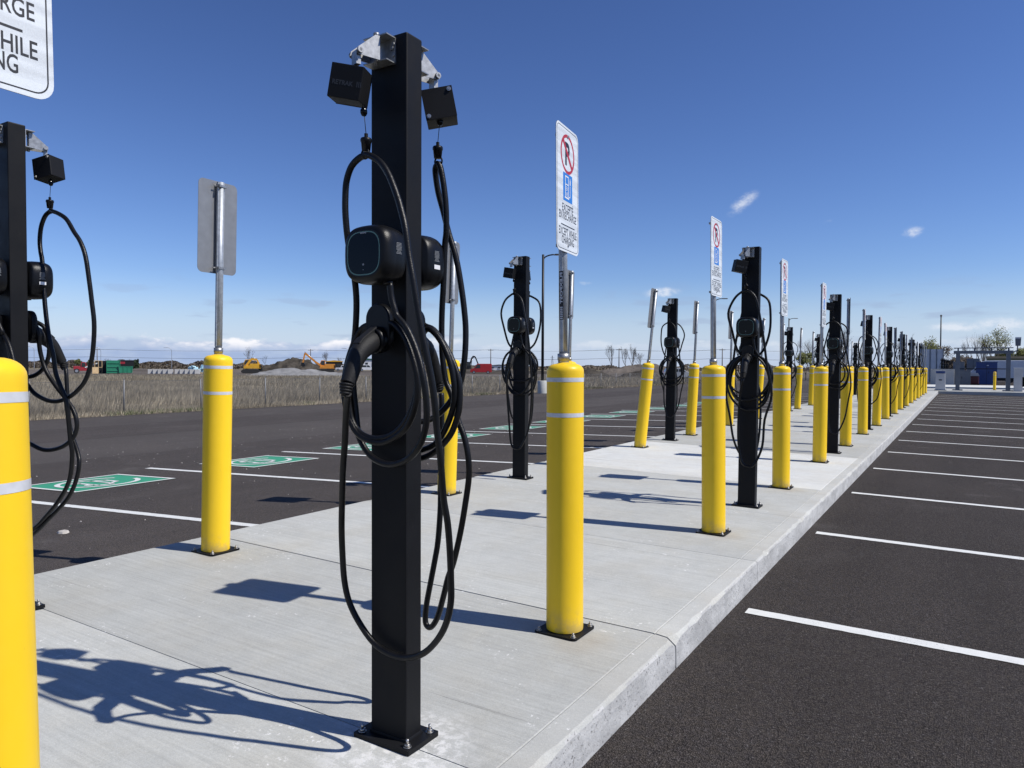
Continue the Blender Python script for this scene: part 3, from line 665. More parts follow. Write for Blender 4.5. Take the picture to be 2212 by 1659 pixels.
def clamp_mesh(): 
    b = MB(); b.lathe([(.0, 2.048), (.006, 2.048), (.006, 2.034), (.0165, 2.033), (.0185, 2.029), (.0185, 2.022), (.0165, 2.019), (.0135, 1.992), (.0, 1.991)], 16, S(CLAMP.x, CLAMP.y, 0))
    b.tube(catmull([S(CLAMP.x + .016 * math.cos(t), CLAMP.y + .004, 1.982 + .016 * math.sin(t)) for t in [2 * PI * k / 8 for k in range(9)]], 2), .0032, 6); return b.mesh('clamp', 'black_plastic')
def tether_mesh():
    b = MB(); b.tube([S(CLAMP.x, CLAMP.y, 2.045), S(CLAMP.x - .008, CLAMP.y + .002, 2.125)], .0013, 5); return b.mesh('tether', 'black_steel')
def stopper_mesh():
    V = [(.0, 2.104), (.007, 2.106), (.0115, 2.115), (.0115, 2.124), (.007, 2.131), (.004, 2.142), (0, 2.142)]
    return MB().lathe(V, 14, S(CLAMP.x - .008, CLAMP.y + .002, 0)).mesh('stopper', 'gloss_black')
def label_mesh():
    return MB().box((-.0962, -(PD / 2 + .062), CZ - .020), (.001, .032, .015)).mesh('label', 'white_print')
def print_mesh(sg):
    b = MB(); rnd = random.Random(5)
    for k in range(9):
        z = CZ + .034 - .0042 * k; w = rnd.uniform(.016, .028); b.box((sg * .0966, -(PD / 2 + .060), z), (.0012, w, .0014))
    return b.mesh('print', 'grey_print')
CR = .0108
def lerp(a, b, t): return a + (b - a) * t
def gen_paths(seed):
    r = random.Random(seed); J = lambda s_: r.uniform(-s_, s_)
    low = .33 + r.uniform(-.06, .20); wv = r.uniform(.85, 1.25); cz = 1.17 + J(.03); sp = r.uniform(.8, 1.1)
    hang = [(-.06, .045, 1.40), (-.10 * wv, .055, 1.47), (-.135 * wv, .075, 1.62), (-.15 * wv + J(.02), .09, 1.78), (-.115 * wv, .10, 1.91), (-.045, .105, 1.972), (-.006, .106, 1.980), (.035, .106, 1.968), (.085 * wv, .112, 1.90), (.125 * wv, .128, 1.74), (.16 * wv, .128, 1.55),
            (.19 * wv + J(.02), .118, 1.32), (.21 * wv + J(.03), .105, 1.05), (.20 * wv + J(.03), .095, .82), (.16 * wv, .10, lerp(.82, low, .55)), (.10, .115, low + .03), (.045, .125, low), (-.015, .135, low + .05), (-.045 + J(.02), .15, lerp(low, 1.0, .45)), (-.03 + J(.02), .185, 1.02), (.012, .218, 1.195)]
    coil = [(.052, .060, 1.556), (.056, .060, 1.52), (.068, .052, 1.45), (.10, .045, 1.39)]
    turns = r.choice([2, 3, 3]); n = 12
    for k in range(turns * n):
        t = k / n; a = PI * .42 - 2 * PI * t
        ru, rz = (.182 + .028 * math.sin(t * 2.6 + seed)) * sp, (.205 + .035 * math.sin(t * 1.9 + 1.3 * seed)) * (1 + .05 * t)
        coil.append((.015 + .012 * math.sin(3.1 * t + seed) + ru * math.cos(a), .020 + .012 * (t % 1.7) + .006 * math.sin(a), 1.405 - rz + rz * math.sin(a)))
    coil.append((-.06, .045, 1.40))
    return hang, coil
def cable_mesh(paths, n=9, seg=4):
    b = MB()
    for p in paths: b.tube(catmull(p, seg), CR, n)
    return b.mesh('cable', 'rubber')
def gen_cable(seed, far_=False): 
    a, c = gen_paths(seed); return cable_mesh([[S(*q) for q in a], [S(*q) for q in c]], 6 if far_ else 9, 3 if far_ else 4)
def make_post(x, y, label, cables, rz=0.0, detail=2, tilt=(0, 0), box_yaw=(0, 0), arm=(0, 0), shift=(None, None)):
    t = thing('charging_post', label, 'charging post', (x, y, island_z(x)), (tilt[1], tilt[0], rz), 'black charging posts in two rows on the island')
    col = cached('column', lambda: MB().box((0, 0, PH / 2 + .006), (PW, PD, PH - .012)).mesh('column', 'black_powder', .006))
    put('column', col, t)
    put('base_plate', cached('pplate', lambda: plate(.245, .165, .016, 'black_powder', .004)), t)
    weld = cached('weld', lambda: MB().box((0, 0, .0), (PW + .010, PD + .010, .010), None, .96).mesh('weld', 'black_powder', .002)); put('weld', weld, t, (0, 0, .0205))
    if detail >= 1:
        for sx in (-1, 1):
            for sy in (-1, 1): put('anchor_bolt', cached('pbolt', lambda: bolt_mesh(.027)), t, (sx * .100, sy * .060, .016), (0, 0, random.random()))
    for i, side in enumerate((0, PI)):
        rot = (0, 0, side)
        ch = put('charger', cached('charger', charger_mesh), t, None, rot)
        put('front_glass', cached('glass', lambda: flat_side([(sup(.0665, .067, 40), [tuple(range(40))])], .1224, 'gloss_black', 'glass')), ch)
        put('indicator_ring', cached('iring', lambda: flat_side([loop_ring(sup(.0705, .0710), sup(.0668, .0673))], .1228, 'ring_glow', 'ring')), ch)
        if detail >= 1:
            put('status_light', cached('status', lambda: flat_side([(ell(0, -.036, .0038, .0038, 10), [tuple(range(10))])], .1229, 'grey_print', 'status')), ch)
            put('card_mark', cached('mark', lambda: flat_side([(ell(0, -.053, .0018, .0018, 8), [tuple(range(8))])], .1229, 'grey_print', 'status')), ch)
            put('nameplate', cached('nplate', lambda: flat_side([rect(0, .066, .026, .005)], .1229, 'grey_print', 'status')), ch)
            pr = put('fine_print', cached(('fprint', i), lambda: print_mesh(1 - 2 * i)), ch); pr['kind'] = 'stuff'
            if i == 1: put('white_label', cached('wlabel', label_mesh), ch)
        put('cable_gland', cached('gland', lambda: MB().tube([S(.052, .060, CZ - .098), S(.052, .060, CZ - .086)], .016, 12).mesh('gland', 'black_plastic')), ch)
        put('holster', cached('holster', holster_mesh), t, None, rot)
        co = put('connector', cached('connector', connector_mesh), t, None, rot)
        put('latch', cached('latch', latch_mesh), co)
        br = put('retractor_bracket', cached('bracket', bracket_mesh), t, None, rot)
        Bm = retractor_mats() @ Matrix.Rotation(box_yaw[i], 4, 'Z') @ BOXR
        pin = Matrix.Translation(Vector(S(-.018, .040, 0))); AR = pin @ Matrix.Rotation(arm[i], 4, 'Z') @ pin.inverted(); Bm = AR @ Bm
        put('swivel_arm', cached('arm', arm_mesh), br).matrix_local = AR
        bx = put('retractor', cached('rbox', box_mesh), t); bx.matrix_local = Matrix.Rotation(side, 4, 'Z') @ Bm
        if detail >= 1:
            put('lid', cached('rlid', boxlid), bx); put('lettering', cached('rtext', boxtext), bx); [put('screw', cached('rscrew', boxscrew), bx, q_) for q_ in ((-.043, 0, -.020), (.043, 0, -.104))]
        dl = Vector((0, 0, 0)) if shift[i] is None else Vector(shift[i]) - Matrix.Rotation(side, 3, 'Z') @ Vector(S(CLAMP.x, CLAMP.y + .004, 1.975))
        put('stopper', cached('stopper', stopper_mesh), t, dl, rot); put('tether', cached('tether', tether_mesh), t, dl, rot)
        put('cable_clamp', cached('clamp', clamp_mesh), t, dl, rot)
        me, custom_ = cables[i]
        put('cable', me, t, None, (0, 0, 0) if custom_ else rot)
    return t

# cables of the two nearest posts, laid out after the photograph: picture point + distance along the island
def traced(loc, paths):
    out = []
    for p in paths:
        out.append([at_y(a, b, Y) - Vector(loc) for a, b, Y in p])
    return cable_mesh(out, 12, 4)
def ramp(pts, y0, ys):        # picture points with distances interpolated along ys
    n = len(pts); out = []
    for i, (a, b) in enumerate(pts):
        t = i / (n - 1) * (len(ys) - 1); k = min(int(t), len(ys) - 2); out.append((a, b, y0 + lerp(ys[k], ys[k + 1], t - k)))
    return out
P1 = (-.488, 1.95, island_z(-.488))
FA = 1.95 - PD / 2; FB = 1.95 + PD / 2
A_hang = ramp([(789, 335), (799, 336), (820, 349), (839, 376), (858, 425), (871, 472), (876, 498), (883, 552), (891, 598), (902, 666), (912, 720), (923, 774), (933, 826), (940, 880), (944, 930), (951, 985), (955, 1039), (959, 1083), (967, 1130), (972, 1192), (974, 1250), (974, 1299), (965, 1343), (947, 1379), (917, 1410), (881, 1421), (846, 1414), (808, 1389), (775, 1343), (754, 1299), (744, 1254), (740, 1200), (738, 1140), (739, 1080), (741, 1017), (745, 955), (747, 905), (749, 872), (752, 851)], FA, [-.105, -.11, -.13, -.14, -.13, -.11, -.09, -.065, -.045, -.028, -.028, -.045, -.085, -.15, -.217])
A_left = ramp([(789, 335), (777, 341), (764, 353), (755, 369), (748, 395), (746, 425), (746, 458), (749, 498), (754, 535), (760, 566), (767, 610), (770, 650), (769, 693), (766, 730), (760, 765), (755, 800), (752, 840), (755, 880), (763, 915), (782, 938), (812, 948), (850, 938), (880, 905), (897, 860), (901, 815), (893, 770), (875, 728), (850, 704), (832, 692)], FA, [-.105, -.11, -.11, -.11, -.09, -.06, -.045, -.05, -.05, -.05, -.05, -.045, -.035, -.03])
A_coil = ramp([(842, 612), (845, 640), (852, 668), (858, 684), (880, 712), (902, 765), (914, 815), (921, 870), (920, 920), (905, 965), (876, 995), (838, 1003), (802, 986), (778, 950), (772, 920), (768, 880), (764, 840), (764, 800), (772, 755), (786, 720), (800, 705), (820, 696), (850, 700), (877, 735), (895, 785), (902, 830), (896, 880), (876, 925), (840, 952), (808, 955), (772, 936), (750, 890), (743, 840), (749, 790), (763, 745), (780, 712), (800, 700)], FA, [-.06, -.055, -.07, -.06, -.04, -.03, -.035, -.045, -.05, -.055, -.055, -.05, -.04])
B_hang = ramp([(947, 352), (941, 362), (941, 378), (947, 417), (958, 458), (969, 503), (985, 557), (996, 617), (1003, 671), (1006, 715), (1004, 769), (996, 823), (980, 856), (961, 882), (942, 899), (925, 908), (905, 912)], FB, [.105, .12, .15, .16, .16, .14, .11, .06])
B_two = ramp([(947, 352), (952, 365), (958, 398), (963, 444), (964, 498), (961, 530), (958, 612), (955, 666), (954, 720), (956, 774), (963, 823), (974, 850), (985, 890), (992, 915), (1003, 945), (1011, 984), (1013, 1028), (1006, 1083), (995, 1148), (980, 1214), (968, 1247), (959, 1284), (947, 1328), (936, 1350), (926, 1355), (919, 1342), (921, 1308), (931, 1254), (939, 1212), (946, 1170), (951, 1105), (952, 1061), (954, 1000), (954, 940), (954, 870), (953, 850)], FB, [.105, .11, .12, .13, .13, .12, .12, .13, .15, .16, .17, .18, .19, .20, .21])
B_coil = ramp([(905, 690), (918, 704), (937, 713), (958, 742), (980, 786), (992, 828), (993, 869), (989, 897), (976, 934), (956, 961), (932, 981), (905, 990), (885, 975), (880, 930), (885, 840), (900, 760), (920, 712), (945, 726), (968, 770), (980, 820), (981, 868), (966, 918), (941, 958), (905, 975)], FB, [.05, .06, .06, .05, .04, .04, .04, .05, .055])
p1c = (traced(P1, [A_hang, A_left, A_coil]), True); p1b = (traced(P1, [B_hang, B_two, B_coil]), True)
make_post(P1[0], P1[1], 'black charging post bearing two chargers, between the first kerbside bollard and the sticker-marked sign', (p1c, p1b), detail=2, box_yaw=(0, .14), shift=(at_y(789, 337, FA - .105) - Vector(P1), at_y(947, 353, FB + .105) - Vector(P1)))
P0 = (-2.915, 1.855, island_z(-2.915)); F0 = 1.855 + PD / 2
q_hang = ramp([(112, 455), (100, 466), (91, 490), (88, 520), (90, 545), (93, 563), (96, 610), (98, 648), (101, 680), (105, 712), (111, 745), (117, 772), (122, 807), (133, 837), (143, 862), (149, 907), (153, 950), (157, 985), (150, 1040), (125, 1085), (100, 1115), (80, 1136), (55, 1152), (30, 1150), (12, 1125)], F0, [.105, .09, .07, .06, .08, .12, .14, .15])
q_two = ramp([(112, 455), (128, 461), (146, 474), (162, 501), (176, 523), (187, 555), (195, 609), (200, 650), (205, 696), (204, 739), (199, 780), (187, 820), (168, 845), (149, 859), (127, 867), (103, 865), (76, 850), (60, 830)], F0, [.105, .11, .12, .13, .12, .09, .06])
q_low = ramp([(141, 793), (144, 803), (146, 840), (150, 907), (158, 945), (168, 975), (172, 1000), (166, 1035), (150, 1072), (125, 1102), (105, 1122), (82, 1146), (56, 1164), (30, 1164), (8, 1140)], F0, [.217, .20, .17, .15, .14])
q_coil = ramp([(70, 690), (76, 698), (84, 718), (88, 758), (100, 799), (122, 834), (143, 861), (160, 888), (167, 913), (165, 934), (154, 952), (130, 968), (95, 972), (60, 955)], F0, [.05, .06, .09, .12, .13, .10, .06])
q_c2 = ramp([(66, 688), (81, 696), (97, 707), (107, 734), (106, 772), (92, 799), (73, 812), (50, 815)], F0, [.05, .10, .10, .05])
p0_ = make_post(P0[0], P0[1], 'black charging post by the green bays with one cable in a wide hanging loop', ((gen_cable(4), False), (traced(P0, [q_hang, q_two, q_low, q_coil, q_c2]), True)), detail=2, tilt=(-.005, 0), box_yaw=(0, -.15), shift=(None, at_y(112, 457, F0 + .105) - Vector(P0)))

for ch_ in p0_.children:
    if ch_.name.startswith('column'): ch_.scale.z = 1.018
    elif ch_.name.startswith('retractor'): ch_.location.z += .040
    elif ch_.name.startswith(('charger', 'holster', 'connector')): ch_.location.z += .020
ORD = ['last', 'second', 'third', 'fourth', 'fifth', 'sixth', 'seventh', 'eighth', 'ninth', 'tenth', 'eleventh', 'twelfth', 'thirteenth', 'fourteenth', 'fifteenth', 'sixteenth', 'seventeenth', 'eighteenth', 'nineteenth', 'twentieth']
def nth(k): return 'nearest' if k == 0 else ORD[k]
var = [( gen_cable(s), False) for s in (2, 5, 9, 13, 21, 34)]
varf = [(gen_cable(s, True), False) for s in (3, 8, 14)]
rk = random.Random(21)
RP = [k for k in range(1, 8)]; LP = [k for k in range(1, 9)]
for k in RP:
    c = (var[(k * 2) % 6], var[(k * 2 + 3) % 6]) if k < 4 else (varf[k % 3], varf[(k + 1) % 3])
    make_post(-.50 + rk.uniform(-.02, .02), 1.95 + 5.03 * k - (.03 if k == 1 else 0), f'black charging post in the kerbside row by the plain bays, {nth(7 - k)} from the grey gantry', c, detail=2 if k < 3 else (1 if k < 5 else 0), tilt=(rk.uniform(-.006, .012), 0), box_yaw=(rk.uniform(-.5, .5), rk.uniform(-.5, .5)), rz=rk.uniform(-.02, .02), arm=(0, 1.3 if k < 4 else rk.choice([0, .8])))
for k in LP:
    c = (var[(k * 2 + 1) % 6], var[(k * 2 + 4) % 6]) if k < 4 else (varf[(k + 2) % 3], varf[k % 3])
    make_post((-2.985, -3.02, -3.05)[min(k - 1, 2)], 1.92 + 5.03 * k + (.03 if k == 1 else 0), f'black charging post in the row by the green bays, {nth(8 - k)} from the grey gantry', c, detail=2 if k < 3 else (1 if k < 5 else 0), tilt=(.006 + rk.uniform(-.004, .01), 0), box_yaw=(rk.uniform(-.5, .5), rk.uniform(-.5, .5)), rz=rk.uniform(-.02, .02), arm=(0, 1.2 if k < 4 else rk.choice([0, .8]))).scale.z = 1.022 if k == 1 else 1.0

# bollards: (x, y, tilt about y, sign yaw)
kerb = [(-.392, .66, -.034, 0.02), (-.466, 3.18, -.006, .115), (-.465, 5.70, -.012, 0.0), (-.470, 8.23, -.006, -.02), (-.474, 10.75, .004, -.02), (-.458, 13.24, .006, .16), (-.464, 15.75, -.004, .06)]
for k in range(7, 18): kerb.append((-.46 + rk.uniform(-.012, .012), .66 + 2.522 * k - (0 if k % 2 else .0), rk.uniform(-.02, .02), rk.choice([.02, -.02, .10, .15, -.06, .22])))
west = [(-3.05, .70, 0, 0), (-3.05, 3.13, .030, .03), (-3.077, 5.74, .035, .10), (-3.05, 8.22, .025, 0.10), (-3.05, 10.69, .100, .03), (-3.034, 13.12, .045, .06)]
for k in range(6, 18): west.append((-3.05 + rk.uniform(-.015, .015), .68 + 2.515 * k, rk.uniform(.01, .07), rk.uniform(-.04, .12)))
KL = {0: 'yellow bollard with a chipped kerb edge beside it, nearest the head of the plain bays', 1: 'yellow bollard by the open kerb joint, carrying the sign with the black sticker on its post'}
for i, (x, y, tl, yw) in enumerate(kerb):
    n = len(kerb) - 1 - i
    lab = {0: 'yellow bollard beginning the kerbside row, before the first black charging post', 1: 'yellow bollard standing at the cracked open kerb joint, past the first black charging post'}.get(i, f'yellow bollard in the kerbside row by the plain bays, {nth(n)} from the grey gantry')
    make_bollard(x, y, lab, (tl, rk.uniform(-.004, .004)), small=i > 6)
    ls = {0: 'white no parking sign above the first kerbside bollard, cropped at its upper edge', 1: 'white no parking sign above the cracked kerb joint, black sticker visible on its post'}.get(i, f'white no parking sign facing the plain bays, {nth(n)} from the grey gantry')
    sg_ = make_sign(x, y, ls, (tl - (.006 if i == 1 else 0), 0), yw, detail=3 if i == 1 else 2 if i < 5 else (1 if i < 10 else 0))
    if i == 0: sg_.location.z -= .012
for i, (x, y, tl, yw) in enumerate(west):
    n = len(west) - 1 - i
    if i == 0: continue
    lab = {1: 'upright yellow bollard by the green bays, first one past the looped-cable post', 4: 'yellow bollard by the green bays leaning clearly off plumb', }.get(i, f'yellow bollard in the row by the green bays, {nth(n)} from the grey gantry')
    make_bollard(x, y, lab, (tl, 0), small=i > 6)
    ls = {1: 'grey back of the sign above the bollard past the looped-cable post', 4: 'sign back leaning together with its tilted bollard by the green bays'}.get(i, f'sign turned towards the green bays, {nth(n)} from the grey gantry')
    make_sign(x, y, ls, (tl, 0), PI + yw, detail=2 if i < 3 else (1 if i < 8 else 0))

# loose stones and grit on the west lot
def stone(loc, r, label):
    rr = random.Random(int(r * 9999)); b = MB(); n = 9
    V = [(math.cos(2 * PI * k / n) * r * rr.uniform(.8, 1.15), math.sin(2 * PI * k / n) * r * .7 * rr.uniform(.8, 1.15), 0) for k in range(n)]
    V2 = [(x * .8, y * .8, r * .28 * rr.uniform(.8, 1.2)) for x, y, _ in V]
    b.add(V + V2, [tuple(range(n, 2 * n))] + [(k, (k + 1) % n, n + (k + 1) % n, n + k) for k in range(n)])
    o = put('stone', b.mesh('stone', 'dust_stone', .004), None, loc); tag(o, label, 'stone')
q = at_z(136, 1154, -.12); stone((q.x, q.y, west_z(q.x) + .001), .062, 'flat pale stone lying on the dark asphalt near the painted line')
q = at_z(1270, 1012, -.10)
b = MB(); b.bar((0, 0, .012), (.55, .22, .014), .05, .02); o = put('wood_offcut', b.mesh('offcut', 'lumber', .003), None, (q.x - .4, q.y, west_z(q.x))); tag(o, 'short wooden offcut lying beside the island edge', 'wood')
b = MB(); rr = random.Random(31)
for k in range(700):
    x = -3.6 - rr.random() ** .8 * 9; y = rr.uniform(1.5, 16); s_ = .003 + .009 * rr.random() ** 3
    a = rr.random() * 3; z = west_z(x)
    b.add([(x + s_ * math.cos(a + t), y + s_ * math.sin(a + t), z) for t in (0, 2.1, 4.2)] + [(x, y, z + s_ * .9)], [(0, 1, 3), (1, 2, 3), (2, 0, 3)])
tag(put('grit', b.mesh('grit', 'dust_stone')), 'pale grit scattered over the asphalt of the green bays', 'grit', kind='stuff')

# ------------------------------------------------------------------ the field: dry grass and chain-link fence
def blades(n, sampler, h0, h1, w, mt, name, label, lean=.35, wind=(.25, .1), seed=1):
    r = np.random.default_rng(seed); P = sampler(r, n); n = len(P)
    dist = np.hypot(P[:, 0] - CAM.x, P[:, 1] - CAM.y); h = r.uniform(h0, h1, n); a = r.uniform(0, 2 * PI, n)
    ww = w * np.maximum(1, dist / 30)
    tip = P + np.stack([np.cos(a) * lean * h * r.uniform(.2, 1, n) + wind[0] * h, np.sin(a) * lean * h * r.uniform(.2, 1, n) + wind[1] * h, h], 1)
    b2 = r.uniform(0, 2 * PI, n); s_ = np.stack([np.cos(b2) * ww, np.sin(b2) * ww, np.zeros(n)], 1)
    V = np.concatenate([P - s_, P + s_, tip], 1).reshape(-1, 3)
    me = bpy.data.meshes.new(name); me.vertices.add(3 * n); me.vertices.foreach_set('co', V.ravel())
    me.loops.add(3 * n); me.loops.foreach_set('vertex_index', np.arange(3 * n, dtype=np.int32))
    me.polygons.add(n); me.polygons.foreach_set('loop_start', np.arange(0, 3 * n, 3, dtype=np.int32))
    me.update(); me.validate(); me.materials.append(MAT[mt])
    return tag(put(name, me), label, 'grass', kind='stuff')
def field_sampler(r, n):
    t = r.random(n * 2); px = r.uniform(-80, 1720, n * 2); d = 17 * (110 / 17) ** (t ** .9)      # denser towards the fence
    P = np.stack([CAM.x + (FW.x * F + RT.x * (px - CX)) * d / F, CAM.y + (FW.y * F + RT.y * (px - CX)) * d / F, np.full(n * 2, GZ - .03)], 1)
    k = np.sin(P[:, 0] * .31 + 1.7 * np.sin(P[:, 1] * .17)) + np.sin(P[:, 1] * .43 + P[:, 0] * .11)
    ok = (P[:, 0] < EDGE - 1.25 + .2 * np.sin(P[:, 1] * 1.3)) & (r.random(n * 2) < .62 + .3 * k)
    return P[ok][:n]
blades(380000, field_sampler, .14, .52, .0075, 'dry_grass', 'dry_grass', 'tall dry straw-coloured grass filling the field behind the fence', .45, seed=4)
def verge_sampler(lo, hi, dens):
    def f(r, n):
        y = r.uniform(2, 110, n); x = EDGE - lo - (hi - lo) * r.random(n) ** 1.5
        k = np.sin(y * .9) + np.sin(y * .37 + 2) + np.sin(y * 2.3) * .5
        ok = k > dens; return np.stack([x, y, np.full(n, GZ)], 1)[ok]
    return f
blades(60000, verge_sampler(-.05, 1.4, -3), .05, .22, .006, 'dry_grass', 'verge_grass', 'short pale grass along the asphalt edge', .7, (.05, 0), 5)
blades(26000, verge_sampler(.05, .9, .55), .05, .20, .008, 'green_tuft', 'green_grass', 'patches of green grass along the asphalt edge', .7, (.05, 0), 6)

FX = EDGE - .85
fence = thing('chain_link_fence', 'low chain-link fence with thin grey posts along the dry field', 'fence', (FX, 0, GZ))
FH = 1.16
ys = []; y = 8.6
while y < 118: ys.append(y); y += 3.02
for i, y in enumerate(ys):
    pm = cached('fpost', lambda: MB().cyl((0, 0, -.05), (0, 0, FH + .03), .024, 8).cyl((0, 0, FH + .03), (0, 0, FH + .05), .034, 8, .012).mesh('fpost', 'post_grey'))
    put('post', pm, fence, (0, y, 0), (random.uniform(-.015, .015), random.uniform(-.015, .015), 0))
put('top_wire', MB().tube([(0, ys[0], FH - .03), (0, ys[-1], FH - .03)], .006, 5).mesh('tw', 'fence_wire'), fence)
b = MB(); p = .085; y = ys[0]
r3 = .0032
while y < 100:
    for sg in (-1, 1):
        a = (0.012 * sg * .2, y if sg > 0 else y + FH, .02); c = (0.012 * sg * .2, y + FH if sg > 0 else y, FH - .03)
        b.add([(a[0], a[1] - r3, a[2]), (a[0], a[1] + r3, a[2]), (c[0], c[1] + r3, c[2]), (c[0], c[1] - r3, c[2])], [(0, 1, 2, 3)])
    y += p
o = put('chain_mesh', b.mesh('chain', 'fence_wire'), fence); o['kind'] = 'stuff'

# ------------------------------------------------------------------ lamp posts
def lamp_post(px, depth, label, arm=1.3, rz=0.0, double=False, base=True, H=8.6, z=GZ):
    t = thing('lamp_post', label, 'lamp post', far(px, depth, z), (0, 0, VIEW_Z + rz), 'black lamp posts round the parking lot')
    if base: put('concrete_base', cached('lbase', lambda: MB().lathe([(.30, 0), (.30, .80), (.28, .83), (0, .83)], 20).mesh('lbase', 'concrete_kerb')), t)
    put('pole', cached('lpole', lambda: MB().tube([(0, 0, .8 - .8), (0, 0, H)], [.095, .075], 10).mesh('lpole', 'black_steel')), t)
    for sg in ((1, -1) if double else (1,)):
        b = MB(); b.tube(catmull([(0, 0, H - .35), (.12 * sg, 0, H - .16), (.40 * sg, 0, H - .04), (.70 * sg, 0, H)], 3), .045, 6)
        put('arm', b.mesh('arm', 'black_steel'), t)
        b = MB(); b.box((.98 * sg, 0, H - .0), (.60, .26, .08), None, .8); hd = put('lamp_head', b.mesh('head', 'black_steel', .02), t)
        put('lens', MB().box((1.0 * sg, 0, H - .045), (.45, .2, .01)).mesh('lens', 'wall_white'), hd)
    return t
lamp_post(1172, 45.5, 'tall black lamp post on a concrete drum at the asphalt edge, before the dry field')
lamp_post(1543, 74, 'second black lamp post along the dry field, rising behind the kerbside signs')
lamp_post(1703, 103, 'distant black lamp post along the dry field, beyond the leaning bollard', rz=.1)
lamp_post(2031, 100, 'black lamp post standing behind the grey ticket kiosk', double=True, rz=PI / 2 - .527, z=-.16)

# ------------------------------------------------------------------ trees
def branch(b, p, d, L, r, lev, rnd, tips, spread, up):
    q = p + d * L; mid = p + d * L * .5 + Vector((rnd.uniform(-1, 1), rnd.uniform(-1, 1), 0)) * L * .05
    b.tube([p, mid, q], [r, r * .82, r * .62], 4 if lev > 1 else 3, False); tips.append((q, lev))
    if lev == 0: return
    for k in range(rnd.choice([2, 3, 3])):
        ax = Vector((rnd.uniform(-1, 1), rnd.uniform(-1, 1), rnd.uniform(-.2, .8))).normalized()
        nd = (d + ax * spread * (.35 if k == 0 else 1) + Vector((0, 0, up))).normalized(); t = 1.0 if k == 0 else rnd.uniform(.55, 1.0)
        branch(b, p + d * L * t, nd, L * rnd.uniform(.62, .84), r * .58, lev - 1, rnd, tips, spread, up)
def tree(px, depth, h, label, seed, leaf=None, dens=6, lev=5, spread=.75, up=.18, z=GZ, group='bare spring trees beyond the field', name='bare_tree', thin=1.0, trunk=.22):
    rnd = random.Random(seed); t = thing(name, label, 'tree', far(px, depth, z), (0, 0, 0), group)
    tips = []; r0 = h * .016 * thin; b = MB(); th = h * trunk
    b.tube([(0, 0, -.1), (0, 0, th * .5), (0.0, 0, th)], [r0 * 1.25, r0, r0 * .9], 6, False); put('trunk', b.mesh('trunk', 'twig'), t)
    c = MB(); stems = rnd.choice([2, 3, 3, 4])
    for k in range(stems):
        a = 2 * PI * k / stems + rnd.random(); d = Vector((math.cos(a) * .33, math.sin(a) * .33, 1)).normalized() if k else Vector((rnd.uniform(-.1, .1), rnd.uniform(-.1, .1), 1)).normalized()
        branch(c, Vector((0, 0, th * rnd.uniform(.75, 1))), d, h * .26, r0 * .75, lev - 1, rnd, tips, spread, up)
    top = max(p_.z for p_, _ in tips); k_ = h / top
    c.v = [(x * k_, y_ * k_, z_ * k_ if z_ > th else z_) for x, y_, z_ in c.v]
    cr = put('crown', c.mesh('crown', 'twig'), t)
    if leaf:
        lb = MB(); s_ = max(.05, depth * .0009)
        for p_, lv in tips:
            if lv > 1: continue
            for _ in range(dens):
                q_ = p_ * k_ + Vector((rnd.gauss(0, 1), rnd.gauss(0, 1), rnd.gauss(0, 1))) * h * .030
                u = Vector((rnd.gauss(0, 1), rnd.gauss(0, 1), rnd.gauss(0, 1))).normalized() * s_; w = u.orthogonal().normalized() * s_ * .7
                lb.add([q_ - u, q_ + w, q_ + u, q_ - w], [(0, 1, 2, 3)])
        lf = put('leaves', lb.mesh('leaves', leaf), cr); lf['kind'] = 'stuff'
    return t
tree(540, 240, 8.0, 'bare twiggy tree standing behind the yellow excavator', 1, lev=6)
tree(574, 260, 5.5, 'small bare sapling showing above the dark soil heap', 2, lev=5)
tree(706, 230, 6.8, 'broad bare tree behind the orange excavator', 3, lev=6)
tree(735, 280, 5.4, 'thin bare tree just past the broad one behind the orange excavator', 4, lev=5)
tree(664, 300, 5.2, 'spindly bare tree between the soil heap and the excavator boom', 41, lev=5)
tree(1321, 210, 8.4, 'tall narrow bare tree beside the wooden utility pole', 5, lev=6, spread=.45, up=.4)
tree(1352, 210, 8.0, 'bare upright tree on the far side of the wooden utility pole', 6, lev=6, spread=.5, up=.35)
tree(1366, 215, 8.6, 'tallest of the bare trees past the wooden utility pole', 61, lev=6, spread=.5, up=.35)
tree(1384, 200, 6.0, 'round bare tree ending the row past the utility pole', 7, lev=6, spread=.9, up=.05)
tree(172, 250, 3.4, 'round budding tree behind the red lift', 8, 'bud_leaf', 4, 5, spread=.9)
tree(196, 255, 3.2, 'second round budding tree behind the red lift', 9, 'bud_leaf', 4, 5, spread=.9)
tree(206, 270, 4.3, 'bare tree rising above the budding ones behind the red lift', 10, lev=5)
tree(232, 270, 4.2, 'faint bare tree behind the dark container', 11, lev=5)
tree(281, 260, 4.0, 'faint bare tree above the small green skip', 12, lev=5)
tree(488, 260, 3.0, 'small rounded bush tree past the blue wrapped pile', 13, 'twig_haze', 4, 5)
tree(1741, 92, 3.6, 'yellow-green budding shrub tree behind the green-bay posts', 14, 'bud_leaf', 9, 6, spread=1.0, up=.0, group=None)
tree(1750, 96, 5.6, 'bare tree rising out of the yellow-green shrub', 15, lev=6)
tree(1825, 92, 7.2, 'big spreading bare tree behind the far charging posts', 16, lev=6, spread=.85, z=-.16)
tree(1862, 110, 5.0, 'bare tree half hidden by the far signs', 17, lev=6, z=-.16)
tree(1955, 105, 6.5, 'hazy bare tree behind the pale screen wall end', 171, lev=6, z=-.16)
tree(2008, 88, 5.2, 'rounded tree in young leaf above the pale screen wall', 18, 'bud_leaf', 2, 6, spread=.7, up=.3, z=-.16, group=None)
